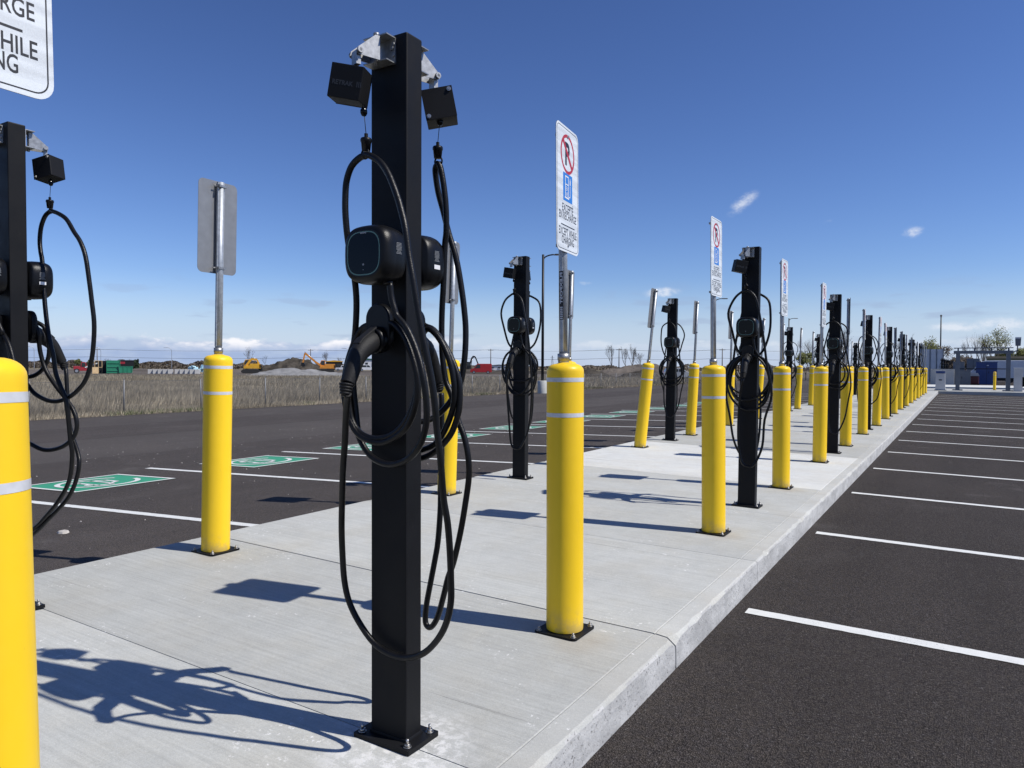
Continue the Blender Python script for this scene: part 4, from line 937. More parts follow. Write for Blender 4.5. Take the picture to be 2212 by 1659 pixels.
tree(2030, 95, 4.6, 'smaller bare tree beside the rounded one above the screen wall', 181, 'twig_haze', 2, 6, z=-.16)
tree(2108, 90, 6.0, 'tall bare tree seen through the grey gantry', 19, lev=7, spread=.55, up=.3, z=-.16)
tree(2124, 92, 5.9, 'thin bare tree next to the tall one seen through the gantry', 191, lev=6, spread=.4, up=.4, z=-.16)
tree(2154, 86, 6.2, 'tree in young leaf above the gantry beam', 20, 'bud_leaf', 2, 6, spread=.6, up=.25, z=-.16, group=None)
tree(2172, 90, 4.0, 'low budding tree beside the gantry speaker', 201, 'bud_leaf', 5, 6, spread=.8, z=-.16)
tree(2215, 90, 3.9, 'low budding tree beyond the gantry end', 202, 'bud_leaf', 5, 6, spread=.8, z=-.16)
for i, (px, d, h) in enumerate([(2072, 80, 2.6), (2090, 84, 2.9), (2050, 90, 2.4)]):
    tree(px, d, h, ['brown bush behind the grey cabinet', 'taller brown bush between the gantry posts', 'brown bush behind the beige cabinet'][i], 300 + i, 'twig_haze', 7, 6, spread=1.0, up=0, z=-.16, name='bush', group='brown bushes behind the cabinets', trunk=.1)

# far hedgerows and the wooded skyline
def hedge(name, label, segs, mt, seed):
    r = random.Random(seed); b = MB()
    for x0, x1, d, h0, h1, n in segs:
        for k in range(n):
            px = r.uniform(x0, x1); dd = d * r.uniform(.97, 1.06); f_ = .55 + .45 * math.sin(px * .09 + seed) * math.sin(px * .023 + 1.7)
            p_ = far(px, dd); hh = lerp(h0, h1, f_) * r.random() ** .7; s_ = d * .0011 * r.uniform(.5, 1.4)
            u = Vector((r.gauss(0, 1), r.gauss(0, 1), r.gauss(0, 1))).normalized() * s_; w = u.orthogonal().normalized() * s_
            q_ = p_ + Vector((0, 0, hh)); b.add([q_ - u, q_ + w, q_ + u, q_ - w], [(0, 1, 2, 3)])
    return tag(put(name, b.mesh(name, mt)), label, 'hedge', kind='stuff')
hedge('distant_hedge', 'dark leafless hedgerow on the skyline beyond the yard', [(-60, 560, 320, 1.6, 3.9, 12000), (560, 1000, 360, 1.0, 3.6, 6000), (1000, 1480, 360, .8, 3.0, 6000), (1480, 2230, 340, .8, 3.2, 6000)], 'twig_haze', 3)
hedge('evergreen_hedge', 'clump of dark evergreens over the green container', [(268, 300, 300, 3.0, 4.4, 700), (600, 640, 420, 1.6, 3.4, 500)], 'evergreen', 5)

# ------------------------------------------------------------------ heaps
def heap(name, label, px0, px1, depth, h, mt, seed, peak=.5, cat='heap', steep=1.0, amp=.5):
    a, c = far(px0, depth), far(px1, depth); W = (c - a).length; ax = (c - a).normalized(); ay = Vector((-ax.y, ax.x, 0)); r = Vector((seed * 3.1, 0, 0))
    nx, ny = 60, 24; D = max(W * .35, h * 2.2); b = MB(); V = []
    for j in range(ny + 1):
        for i in range(nx + 1):
            u, v = i / nx, j / ny * 2 - 1
            prof = (u / peak if u < peak else (1 - u) / (1 - peak)); prof = max(0, prof) ** steep
            z_ = h * max(0, prof * 1.0 - abs(v) * .9 * (1 if prof > 0 else 1)) if False else h * prof * max(0, 1 - abs(v) ** 1.4)
            z_ += (mnoise.fractal(Vector((u * W * .35, v * D * .35, seed)), 1.0, 2.0, 5) * amp * min(1, z_ / (h * .25 + .01)))
            V.append(tuple(a + ax * W * u + ay * D * v + Vector((0, 0, max(-.05, z_)))))
    n = nx + 1
    b.add(V, [(j * n + i, j * n + i + 1, (j + 1) * n + i + 1, (j + 1) * n + i) for j in range(ny) for i in range(nx)])
    return tag(put(name, b.mesh(name, mt)), label, cat)
heap('gravel_heap', 'long low heap of grey gravel in front of the excavators', 548, 775, 122, 1.35, 'gravel', 3, .28, amp=.35, steep=.8)
heap('soil_heap', 'tall dark heap of excavated soil between the two excavators', 560, 706, 195, 3.9, 'soil', 5, .56, amp=1.1, steep=.75)
heap('soil_heap', 'dark soil ridge along the back of the yard behind the concrete blocks', 60, 560, 190, .7, 'dirt', 8, .5, amp=.12, steep=.25)
heap('gravel_heap', 'dark grey mound past the tall lamp post drum', 1180, 1330, 120, 1.35, 'soil', 11, .62, amp=.5, steep=.7)
heap('earth_bank', 'brown earth bank running below the bare trees', 1290, 1480, 170, 2.5, 'dirt', 13, .6, amp=.4, steep=.5, cat='bank')
heap('gravel_heap', 'dark mound beside the silver car', 1335, 1425, 118, 1.5, 'soil', 17, .72, amp=.4, steep=.8)
heap('soil_heap', 'low rubble ridge behind the red van', 860, 1200, 185, .9, 'soil', 19, .4, amp=.3, steep=.3)

# ------------------------------------------------------------------ yard objects
def placed(name, label, cat, px, depth, turn=0.0, group=None, z=GZ, sink=0.0): return thing(name, label, cat, far(px, depth, z - sink), (0, 0, VIEW_Z + math.atan((CX - px) / F) + turn), group)     # squarely facing the lot
# (in these builders +x runs to the right across the view and -y faces the viewer)
def wheel(t, c, r, w, name='wheel'):
    b = MB(); b.cyl((c[0], c[1] - w / 2, c[2]), (c[0], c[1] + w / 2, c[2]), r, 14); o = put(name, b.mesh('wheel', 'tyre'), t)
    for s_ in (-1, 1): put('rim', MB().cyl((c[0], c[1] + s_ * (w / 2), c[2]), (c[0], c[1] + s_ * (w / 2 + .015), c[2]), r * .58, 10).mesh('rim', 'rim'), o)
t = placed('shipping_container', 'green ribbed container at the end of the dark one', 'container', 245, 142)
put('body', MB().box((0, 0, 1.3), (2.25, 6, 2.45)).mesh('body', 'container_green', .03), t)
for k in range(3): put('rib', MB().box((0, -3.05, .55 + .72 * k), (2.2, .1, .12)).mesh('rib', 'container_green', .02), t)
for s_ in (-1, 1): put('corner_post', MB().box((s_ * 1.1, -3.04, 1.3), (.12, .12, 2.5)).mesh('cp', 'container_green'), t)
t = placed('skip', 'small green skip with upright ribs beside the green container', 'skip', 271, 141)
put('body', MB().prism([(-1.15, 0.15), (1.15, .15), (1.25, 1.35), (-1.25, 1.35)], 'y', -1, 1).mesh('body', 'container_green', .02), t)
for k in range(4): put('rib', MB().box((-1.05 + .7 * k, -1.04, .75), (.09, .08, 1.2)).mesh('rib', 'container_green'), t)
put('rim', MB().box((0, 0, 1.37), (2.6, 2.1, .09)).mesh('rim', 'container_green', .01), t)
t = placed('storage_box', 'dark storage box with a pinkish sign behind the small skip', 'box', 272, 150)
put('body', MB().box((0, 0, 1.7), (2.8, 2.2, 1.75)).mesh('b', 'black_steel', .02), t); put('lid', MB().box((0, 0, 2.62), (3.0, 2.4, .08)).mesh('l', 'steel_grey'), t)
put('sign', MB().box((-.7, -1.12, 2.1), (1.1, .03, .45)).mesh('s', 'machine_red'), t)
t = placed('shipping_container', 'black container with open mouth behind the timber frame', 'container', 221, 146)
put('body', MB().box((0, .5, 1.25), (2.3, 6, 2.45)).mesh('b', 'black_steel', .03), t); put('door', MB().box((-1.2, -2.7, 1.25), (.08, 1.1, 2.3)).mesh('d', 'black_steel'), t)
t = placed('timber_frame', 'pale upright timber frame before the black container', 'frame', 212, 140)
for x in (-.55, 0.05, .65): put('stud', MB().box((x, 0, 1.25), (.10, .10, 2.5)).mesh('s', 'lumber'), t)
for z in (.1, 1.2, 2.45): put('rail', MB().box((.05, 0, z), (1.3, .09, .09)).mesh('r', 'lumber'), t)
t = placed('plywood_sheet', 'plywood sheet leaning on the timber frame', 'plywood', 206, 139)
put('sheet', MB().box((0, 0, .62), (1.0, .04, 1.25), Matrix.Rotation(-.2, 3, 'X')).mesh('s', 'lumber'), t)
t = placed('telehandler', 'red lift with raised pale boom beside the timber frame', 'lift', 181, 143)
put('chassis', MB().box((-.2, 0, .75), (3.0, 1.6, .5)).mesh('c', 'machine_red', .05), t); put('hood', MB().box((-1.2, 0, 1.15), (1.1, 1.4, .5)).mesh('h', 'machine_red', .08), t)
cb = put('cab', MB().prism([(-.6, 1.0), (.5, 1.0), (.4, 2.1), (-.4, 2.25)], 'y', -.6, .6).mesh('cab', 'machine_red', .05), t); put('window', MB().prism([(-.42, 1.25), (.33, 1.25), (.27, 1.98), (-.3, 2.08)], 'y', -.62, .62).mesh('w', 'glass_dark'), cb)
put('boom', MB().bar((.2, -.8, 1.15), (2.3, -.8, 2.0), .16, .2).mesh('boom', 'wall_white'), t); put('strut', MB().bar((1.2, -.8, .5), (1.9, -.8, 1.6), .08).mesh('st', 'lumber'), t)
for x in (-1.2, .9):
    for y in (-.85, .85): wheel(t, (x, y, .48), .48, .35)
for i in range(10):
    px = 325 + 10.8 * i + (4 if i >= 5 else 0)
    o = placed('concrete_block', 'pale concrete block in the long row on the yard edge', 'concrete block', px, 138, random.uniform(-.05, .05), 'row of concrete blocks in the yard')
    put('block', cached('cblock', lambda: MB().box((0, 0, .46), (.93, .7, .86)).mesh('cb', 'block_grey', .03)), o); put('skid', cached('cskid', lambda: MB().box((0, 0, .03), (.5, 1.4, .1)).mesh('sk', 'wood_pole')), o)
b = MB(); rr = random.Random(4)
for k in range(26):
    b.box((rr.uniform(-1.35, 1.35), rr.uniform(-.7, .7), rr.uniform(.3, 1.5) * (1 if abs(k % 5 - 2) < 2 else .7)), (rr.uniform(.5, .95), rr.uniform(.5, .9), rr.uniform(.3, .55)), Matrix.Rotation(rr.uniform(-.3, .3), 3, 'Y') @ Matrix.Rotation(rr.uniform(0, 3), 3, 'Z'))
o = placed('wrapped_pile', 'lumpy pile wrapped in pale blue sheeting next to the concrete blocks', 'pile', 427, 150)
put('sheeting', b.mesh('sheet', 'tarp_blue', .1), o); put('pallet', MB().box((0, 0, .1), (2.9, 1.6, .2)).mesh('p', 'lumber'), o)

def excavator(px, depth, label, paintname, turn, pose, sink=0.0, z=GZ):
    t = placed('excavator', label, 'excavator', px, depth, turn, 'excavators in the yard', z, sink)
    for s_ in (-1, 1):
        put('track', MB().prism([(-1.9, .25), (-1.5, 0), (1.5, 0), (1.9, .25), (1.9, .55), (1.5, .85), (-1.5, .85), (-1.9, .55)], 'y', s_ * 1.05 - .28, s_ * 1.05 + .28).mesh('tr', 'tyre', .04), t)
    put('undercarriage', MB().box((0, 0, .65), (2.2, 1.6, .5)).mesh('u', 'black_steel'), t)
    bd = put('body', MB().prism([(-2.1, 1.0), (1.4, 1.0), (1.4, 1.5), (.3, 1.6), (.1, 2.05), (-2.0, 2.05), (-2.15, 1.7)], 'y', -1.2, 1.2).mesh('b', paintname, .06), t)
    put('counterweight', MB().box((-1.95, 0, 1.5), (.55, 2.4, .95)).mesh('cw', 'black_steel', .1), bd)
    cb = put('cab', MB().prism([(.15, 1.5), (1.35, 1.5), (1.4, 2.2), (1.05, 2.95), (.15, 2.95)], 'y', -1.2, -.25).mesh('cab', paintname, .05), t)
    put('window', MB().prism([(.28, 1.85), (1.25, 1.85), (1.27, 2.2), (.98, 2.82), (.28, 2.82)], 'y', -1.22, -.23).mesh('w', 'glass_dark'), cb)
    P_ = [Vector((x, .1, z_)) for x, z_ in pose]
    bo = put('boom', MB().bar(P_[0], P_[1], .34, .46).bar(P_[1], P_[2], .32, .42).mesh('bo', paintname, .03), t)
    put('stick', MB().bar(P_[2], P_[3], .26, .34).mesh('sk', paintname, .03), t)
    put('cylinder', MB().cyl(P_[0] + Vector((.5, 0, -.1)), P_[1] + Vector((.1, 0, -.2)), .08, 8).mesh('cy', 'rim'), bo); put('cylinder', MB().cyl(P_[1] + Vector((0, 0, .3)), P_[2] + Vector((.1, 0, .3)), .07, 8).mesh('cy2', 'rim'), bo)
    e = P_[3]; put('bucket', MB().prism([(e.x - .35, e.z + .2), (e.x + .35, e.z + .2), (e.x + .3, e.z - .5), (e.x - .1, e.z - .85), (e.x - .6, e.z - .5)], 'y', -.5, .7).mesh('bk', 'black_steel', .04), t)
    return t
excavator(541, 158, 'yellow excavator with its arm folded in before the tall soil heap', 'machine_yellow', PI, [(.9, 1.5), (-.1, 3.0), (-1.4, 2.9), (-1.9, 1.2)])
excavator(704, 172, 'orange excavator reaching a bent arm over the gravel heap', 'machine_orange', PI, [(.9, 1.55), (2.4, 2.6), (4.7, 4.6), (5.2, 2.2)])
excavator(1006, 205, 'dark excavator with raised black arm behind the red van', 'black_steel', 0, [(.9, 1.55), (1.8, 4.2), (2.6, 4.4), (3.6, 2.0)])

def car(px, depth, label, paintname, turn, kind, cat, L=4.6, W=1.85, H=1.75, z=GZ, name='car', group=None):
    t = placed(name, label, cat, px, depth, turn, group, z); h = L / 2
    if kind == 'suv': body = [(-h, .35), (-h, 1.0), (-h + .15, 1.05), (-h + .45, H - .08), (-h + .7, H), (h - 1.9, H), (h - 1.25, 1.08), (h - .1, .92), (h, .6), (h, .35)]
    elif kind == 'van': body = [(-h, .35), (-h, H - .1), (-h + .15, H), (h - 1.6, H), (h - .85, 1.25), (h - .05, 1.0), (h, .6), (h, .35)]
    else: body = [(-h, .4), (-h, .95), (-h + 1.5, .98), (-h + 1.7, H), (h - 1.9, H), (h - 1.3, 1.05), (h - .1, .95), (h, .6), (h, .4)]
    bd = put('body', MB().prism(body, 'y', -W / 2, W / 2).mesh('body', paintname, .06), t)
    if kind == 'suv': wins = [[(-h + .55, 1.08), (-.25, 1.08), (-.25, H - .14), (-h + .78, H - .14)], [(-.15, 1.08), (h - 1.45, 1.08), (h - 1.95, H - .14), (-.15, H - .14)]]
    elif kind == 'van': wins = [[(h - 2.3, 1.25), (h - 1.0, 1.25), (h - 1.65, H - .2), (h - 2.3, H - .2)]]
    else: wins = [[(-h + 1.8, 1.05), (h - 1.5, 1.05), (h - 1.95, H - .12), (-h + 1.85, H - .12)]]
    for w_ in wins: put('window', MB().prism(w_, 'y', -W / 2 - .01, W / 2 + .01).mesh('w', 'glass_dark'), bd)
    fr = {'suv': ((h - 1.22, 1.12), (h - 1.84, H - .06)), 'van': ((h - .86, 1.30), (h - 1.56, H - .07)), 'pick': ((h - 1.3, 1.1), (h - 1.86, H - .06))}[kind]
    a, c = Vector((fr[0][0], 0, fr[0][1])), Vector((fr[1][0], 0, fr[1][1])); d = (c - a).normalized(); nn = Vector((d.z, 0, -d.x)) * .015
    if nn.x < 0: nn = -nn
    put('windscreen', MB().add([a + nn + Vector((0, -W * .42, 0)), a + nn + Vector((0, W * .42, 0)), c + nn + Vector((0, W * .38, 0)), c + nn + Vector((0, -W * .38, 0))], [(0, 1, 2, 3)]).mesh('ws', 'glass_dark'), bd)
    for s_ in (-1, 1): put('headlight', MB().box((h - .02, s_ * W * .36, .78), (.06, .3, .16)).mesh('hl', 'wall_white', .02), bd); put('tail_light', MB().box((-h, s_ * W * .40, 1.0), (.05, .16, .3)).mesh('tl', 'lamp_red'), bd)
    for x in (-h + .85, h - .85):
        for y in (-W / 2 + .05, W / 2 - .05): wheel(t, (x, y, .34), .34, .22)
    return t
car(793, 196, 'white estate car parked in front of the low green-trimmed building', 'car_white', .1, 'suv', 'car', z=GZ + .25)
car(742, 205, 'low white pickup truck parked past the orange excavator', 'car_white', 0, 'pick', 'pickup', H=1.6, z=GZ + .2, name='pickup_truck')
car(762, 208, 'grey car next to the white pickup in the yard', 'car_silver', PI, 'suv', 'car', H=1.5, z=GZ + .2)
car(1039, 168, 'red delivery van parked below the utility wires', 'van_red', PI, 'van', 'van', L=4.9, H=2.3, name='delivery_van')
put('lettering', (lambda t_: MB().add([(-(a) + .4, -.94, 1.15 + b_) for a, b_ in t_[0]], t_[1]).mesh('lt', 'wall_white'))(text_mesh('PLOMBERIE', 1.5, .22)), bpy.data.objects['delivery_van']) if False else None
car(1467, 100, 'silver car standing beyond the fence near the dark mound', 'car_silver', .15, 'suv', 'car', L=4.4, H=1.6)
for i, (px, d) in enumerate([(752, 180), (757, 181)]):
    o = placed('traffic_drum', ['orange traffic drum next to the parked white vehicles', 'second orange traffic drum, beside the first'][i], 'traffic drum', px, d)
    put('drum', cached('drum', lambda: MB().lathe([(.32, 0), (.32, .1), (.27, .1), (.24, 1.05), (.1, 1.15), (0, 1.15)], 14).mesh('dr', 'barrel_orange')), o); put('reflective_band', cached('drumb', lambda: MB().lathe([(.268, .45), (.262, .65)], 14).mesh('db', 'wall_white')), o)
def shed(px, depth, w, dp, h, label, wall, roof, z=GZ, rh=.5, name='building', windows=3):
    t = placed(name, label, 'building', px, depth, 0, None, z)
    put('wall', MB().box((0, dp / 2, h / 2), (w, dp, h)).mesh('w', wall), t)
    put('roof', MB().prism([(-w / 2 - .2, h), (w / 2 + .2, h), (w / 2 + .2, h + .18), (0, h + rh), (-w / 2 - .2, h + .18)], 'y', -.2, dp + .2).mesh('r', roof), t)
    for k in range(windows):
        x = -w / 2 + w * (k + .5) / windows; wd = put('window', MB().box((x, -.03, h * .58), (w / windows * .4, .06, h * .3)).mesh('wd', 'glass_dark'), t); put('sill', MB().box((x, -.06, h * .42), (w / windows * .44, .12, .08)).mesh('sl', wall), wd)
    return t
shed(792, 225, 9.5, 8, 2.9, 'long white building with a dark green roof behind the parked car', 'wall_white', 'roof_green', z=GZ + .6, windows=5)
shed(765, 240, 4.0, 6, 2.9, 'dark green shed next to the long white building', 'roof_green', 'black_steel', z=GZ + .4, windows=2)
shed(1078, 260, 7, 8, 1.6, 'low white shed past the red van', 'wall_white', 'steel_grey', z=GZ + .3, windows=3)
shed(722, 230, 5.0, 6, 2.6, 'brown site hut with yellow roof behind the orange excavator', 'soil', 'machine_yellow', z=GZ + .3, windows=2)

# utility poles and wires, street lamps of the road beyond
POLES = [(-250, 262), (210, 268), (671, 262), (1060, 248), (1337, 235), (1560, 230), (1850, 225)]
tops = []
for i, (px, d) in enumerate(POLES):
    lab = ['', 'weathered utility pole above the timber frame', 'wooden utility pole above the orange excavator', 'wooden utility pole above the red van', 'wooden utility pole among the upright bare trees', 'utility pole behind the kerbside signs', 'utility pole behind the far charging posts'][i] or 'utility pole where the wires leave past the field'
    t = placed('utility_pole', lab, 'utility pole', px, d, 0, 'wooden utility poles carrying the wires')
    H_ = 7.6; put('pole', cached('upole', lambda: MB().tube([(0, 0, 0), (0, 0, H_)], [.17, .12], 8).mesh('up', 'wood_pole')), t)
    put('crossarm', cached('uarm', lambda: MB().box((0, 0, H_ - .45), (1.9, .12, .12)).mesh('ua', 'wood_pole')), t)
    p_ = far(px, d); tops.append(p_)
SPAN = ['running from beyond the field to the pole above the timber frame', 'between the poles above the timber frame and the orange excavator', 'between the poles above the orange excavator and the red van', 'between the red van pole and the pole among bare trees', 'from the pole among bare trees to the pole behind the signs', 'from the pole behind the signs to the far charging posts']
def sagwire(a, c, sag, r): return catmull([a.lerp(c, t_) - Vector((0, 0, sag * 4 * t_ * (1 - t_))) for t_ in (0, .25, .5, .75, 1)], 3), r
for i in range(len(tops) - 1):
    for j, (zz, lat) in enumerate(((7.3, -.8), (7.3, .8), (4.6, 0))):
        off = RT * lat; p_, r_ = sagwire(tops[i] + off + Vector((0, 0, zz)), tops[i + 1] + off + Vector((0, 0, zz)), .55, .022 if j < 2 else .04)
        tag(put('overhead_wire', MB().tube(p_, r_, 4).mesh('wire', 'black_steel')), ('high thin wire ', 'high thin wire ', 'low thick cable ')[j] + SPAN[i], 'wire', ('high overhead wires', 'high overhead wires', 'low overhead cables')[j])
for i, (px, d) in enumerate([(74, 230), (218, 240), (371, 240), (754, 240)]):
    t = placed('street_lamp', ['curved grey street lamp behind the looped-cable post', 'curved grey street lamp behind the timber frame', 'curved grey street lamp above the concrete blocks', 'curved grey street lamp above the green shed'][i], 'street lamp', px, d, 0, 'curved street lamps along the far road')
    sg = 1 if i == 99 else -1
    put('pole', MB().tube(catmull([(0, 0, 0), (0, 0, 3), (0, 0, 6.2), (.25 * sg, 0, 6.9), (.9 * sg, 0, 7.3), (1.7 * sg, 0, 7.35)], 4), .085, 6).mesh('sl', 'galvanised'), t); put('lamp_head', MB().box((2.0 * sg, 0, 7.36), (.7, .25, .12)).mesh('lh', 'galvanised', .03), t)
def pylon(px, d, label):
    t = placed('transmission_tower', label, 'tower', px, d, .3, 'far lattice transmission towers'); b = MB(); H_ = 30
    for sx in (-1, 1):
        for sy in (-1, 1): b.bar((sx * 3, sy * 3, 0), (sx * .6, sy * .6, H_), .35)
    for k in range(7):
        z0, z1 = H_ * k / 7, H_ * (k + 1) / 7; w0, w1 = 3 - 2.4 * k / 7, 3 - 2.4 * (k + 1) / 7
        b.bar((-w0, -w0, z0), (w1, -w1, z1), .2); b.bar((w0, -w0, z0), (-w1, -w1, z1), .2)
    put('lattice', b.mesh('lat', 'steel_grey'), t)
    for z0 in (20, 25): put('crossarm', MB().bar((-6, 0, z0), (6, 0, z0), .5).mesh('ca', 'steel_grey'), t)
for i, px in enumerate((1193, 1208, 1215)): pylon(px, 1900 + 150 * i, ['lattice tower on the skyline beside the lamp post', 'lattice tower in the middle of three on the skyline', 'lattice tower furthest of the three on the skyline'][i])

# ------------------------------------------------------------------ the gantry end
def at_end(px, Yw, z=0.0):
    r = world_ray(px, 800); return Vector((CAM.x + r.x * (Yw / r.y), Yw, z))
g0, g1 = at_end(2069, 51.0), at_end(2178, 51.0); gw = (g1.x - g0.x)
ga = thing('gantry', 'grey steel gantry frame standing on the platform across the end of the plain bays', 'gantry', (g0.x, 51.0, 0))
def sp(name, mb_, mt, par, bev=0.0): return put(name, mb_.mesh(name, mt, bev), par)
for x in (0, gw):
    sp('post', MB().box((x, 0, 1.08), (.22, .22, 2.16)), 'steel_grey', ga, .01); sp('foot_plate', MB().box((x, 0, .03), (.52, .5, .06)), 'steel_grey', ga, .01)
sp('beam', MB().box((gw / 2, 0, 2.25), (gw + .45, .26, .18)), 'steel_grey', ga, .01); sp('rail', MB().box((gw / 2, 0, 2.50), (gw + .45, .16, .05)), 'steel_grey', ga)
for k in range(4): sp('spacer', MB().box((.0 + gw * k / 3, 0, 2.408), (.08, .08, .136)), 'steel_grey', ga)
sp('crossbar', MB().box((gw / 2, 0, 1.28), (gw, .05, .05)), 'black_steel', ga)
pane = mat('tint_glass', (.25, .30, .36), .05); pb = pane.node_tree.nodes['Principled BSDF']; pb.inputs['Transmission Weight'].default_value = .95; pb.inputs['IOR'].default_value = 1.05; pb.inputs['Base Color'].default_value = (.75, .8, .85, 1)
sp('mast', MB().bar((gw + .2, 0, 2.25), (gw + .42, 0, 2.33), .06).bar((gw + .42, 0, 2.29), (gw + .42, 0, 2.62), .06), 'steel_grey', ga); spk = sp('speaker', MB().prism([(gw + .32, 2.60), (gw + .56, 2.60), (gw + .58, 3.02), (gw + .30, 3.02)], 'y', -.12, .12), 'steel_grey', ga, .02); sp('speaker_cap', MB().box((gw + .44, 0, 3.06), (.28, .24, .08)), 'wall_white', spk)
k0 = at_end(2032, 50.0)
ki = thing('ticket_kiosk', 'pale grey ticket kiosk with a blue band at the end of the island', 'kiosk', (k0.x, 50.0, 0))
sp('body', MB().prism([(-.26, 0), (.26, 0), (.22, 1.16), (-.22, 1.16)], 'y', -.2, .25), 'kiosk_grey', ki, .015); sp('blue_band', MB().box((0, -.21, 1.07), (.46, .04, .14)), 'blue_panel', ki); sp('slot', MB().box((0, -.21, .62), (.15, .03, .06)), 'black_steel', ki); sp('foot', MB().box((0, 0, .02), (.62, .55, .05)), 'steel_grey', ki)
def cabinet(px, Yw, w, h, d, label, mt, z=0.0, seams=1, name='cabinet', cat='cabinet', text=False):
    p_ = at_end(px, Yw, z); t = thing(name, label, cat, (p_.x, Yw, z)); sp('body', MB().box((0, 0, h / 2), (w, d, h)), mt, t, .02); sp('top', MB().box((0, 0, h + .02), (w + .06, d + .06, .05)), mt, t)
    for k in range(1, seams + 1): sp('seam', MB().box((-w / 2 + w * k / (seams + 1), -d / 2 - .004, h / 2), (.02, .012, h * .92)), 'black_steel', t)
    sp('plinth', MB().box((0, .02, .03), (w + .03, d + .02, .06)), 'steel_grey', t); sp('handle', MB().box((w * .1, -d / 2 - .02, h * .55), (.03, .03, .18)), 'black_steel', t)
    if text: sp('nameplate', MB().box((w * .05, -d / 2 - .008, h * .86), (.16, .012, .07)), 'wall_white', t)
    return t
cabinet(2036, 73.0, 1.75, 1.36, .8, 'long beige cabinet behind the ticket kiosk', 'cabinet_beige', -.16)
cabinet(2073, 73.6, 1.6, 1.25, .9, 'grey metal cabinet behind the first gantry post', 'steel_grey', -.16)
cabinet(2071, 75.0, .85, 2.0, .5, 'tall narrow grey box rising behind the grey metal cabinet', 'steel_grey', -.16)
cabinet(2102, 86.0, 1.1, 2.4, .6, 'grey control box behind the van windscreen', 'steel_grey', -.16)
cabinet(2131, 80.0, 1.62, 2.02, .9, 'tall blue double-door cabinet between the gantry posts', 'blue_panel', -.16, text=True)
yb = at_end(2149, 53.0)
b_ = make_bollard(0, 0, 'slim yellow bollard standing behind the gantry in front of the blue cabinet', group=None, small=True); b_.location = (yb.x, 53.0, 0); b_.scale = (.85, .85, .85)
pz = at_end(2200, 50.6); t = thing('intercom_post', 'pale intercom pillar beside the far gantry post', 'intercom', (pz.x, 50.6, 0)); sp('pillar', MB().box((0, 0, .66), (.42, .22, 1.32)), 'kiosk_grey', t, .02); sp('cap', MB().box((0, 0, 1.34), (.46, .26, .05)), 'wall_white', t); sp('screen', MB().box((.26, -.03, .55), (.14, .2, .55)), 'gloss_black', t)
# white van seen through the gantry
vp = at_end(2165, 84, -.16); t = thing('delivery_van', 'long pale van parked behind the blue cabinet, windscreen towards the kiosk', 'van', (vp.x + .6, 84, -.16))
bd = sp('body', MB().prism([(-4.0, .35), (-4.05, .75), (-3.9, 1.0), (-3.05, 1.25), (-2.35, 2.10), (-1.9, 2.22), (4.2, 2.25), (4.2, .35)], 'y', -.95, .95), 'car_white', t, .06)
put('windscreen', MB().add([(-3.06, -.80, 1.28), (-3.06, .80, 1.28), (-2.38, .72, 2.10), (-2.38, -.72, 2.10)], [(0, 1, 2, 3)]).mesh('ws', 'glass_dark'), bd).location = (-.03, 0, .03)
sp('side_window', MB().prism([(-2.9, 1.28), (-1.9, 1.28), (-1.9, 2.02), (-2.35, 2.02)], 'y', -.96, -.955), 'glass_dark', bd)
sp('sill_trim', MB().box((.6, -.955, .45), (6.8, .03, .26)), 'tyre', bd)
sp('bumper', MB().box((-4.0, 0, .5), (.25, 1.9, .35)), 'machine_red', bd, .04)
for x in (-3.1, 2.6):
    for y in (-.9, .9): wheel(t, (x, y, .37), .37, .25)
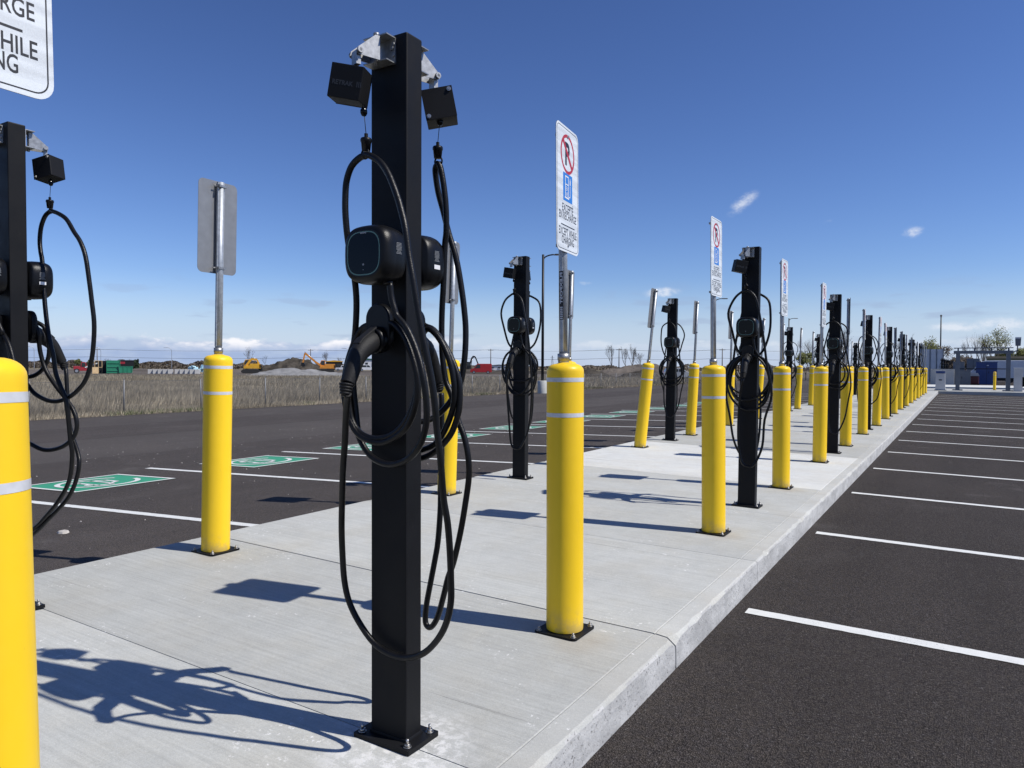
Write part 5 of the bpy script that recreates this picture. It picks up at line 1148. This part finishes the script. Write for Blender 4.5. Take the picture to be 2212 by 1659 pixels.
vp = at_end(2190, 92, -.16); t = thing('dump_trailer', 'olive brown trailer top showing above the pale van roof', 'trailer', (vp.x + 2.6, 92, -.16)); sp('bed', MB().box((0, 0, 2.3), (10, 2.2, .9)), 'olive', t, .03); sp('plank', MB().box((0, -1.12, 2.6), (10, .05, .18)), 'lumber', t)
for x in (-3, 3): wheel(t, (x, -.9, .5), .5, .3)
for x in (-4, 0, 4): sp('frame_post', MB().box((x, 0, 1.2), (.2, 1.8, 1.5)), 'black_steel', t)
# striped hose post and dark red equipment by the cabinets
sp_ = at_end(2093, 74.0, -.16); t = thing('striped_post', 'white and black striped post at the grey cabinet corner', 'post', (sp_.x, 74.0, -.16)); sp('core', MB().cyl((0, 0, 0), (0, 0, .95), .06, 10), 'tyre', t)
for k in range(4): sp('white_ring', MB().cyl((0, 0, .28 + .18 * k), (0, 0, .36 + .18 * k), .085, 10), 'wall_white', t)
rd = at_end(2104, 76.0, -.16); t = thing('pump_unit', 'dark red pump unit between the striped post and blue cabinet', 'pump', (rd.x, 76, -.16)); sp('casing', MB().box((0, 0, .45), (.75, .6, .7)), 'maroon', t, .08); sp('hood', MB().prism([(-.42, .8), (.42, .8), (.3, 1.05), (-.3, 1.05)], 'y', -.35, .35), 'kiosk_grey', t); sp('base', MB().box((0, 0, .06), (.85, .7, .12)), 'black_steel', t)
# pale screen wall and the posts of the next island
sw0, sw1 = at_end(1981, 88, -.16), at_end(2037, 88, -.16); w = sw1.x - sw0.x
t = thing('screen_wall', 'pale grey panelled screen wall behind the far bollards', 'wall', (sw0.x, 88, -.16))
for k in range(4): sp('panel', MB().box((w * (k + .5) / 4, 0, 1.72), (w / 4 - .02, .12, 3.44)), 'wall_white', t)
for k in range(5): sp('post', MB().box((w * k / 4, -.02, 1.75), (.08, .2, 3.5)), 'steel_grey', t)
for i, (px, Yw) in enumerate([(2034.5, 76), (2040, 82), (2045, 88), (2049, 94), (2052, 100)]):
    p_ = at_end(px, Yw, -.02); o = make_post(p_.x, Yw, 'black charging post on the farther island beyond the beige cabinet', (varf[i % 3], varf[(i + 1) % 3]), detail=0); o.location.z = -.16; o['group'] = 'black charging posts on the farther island'
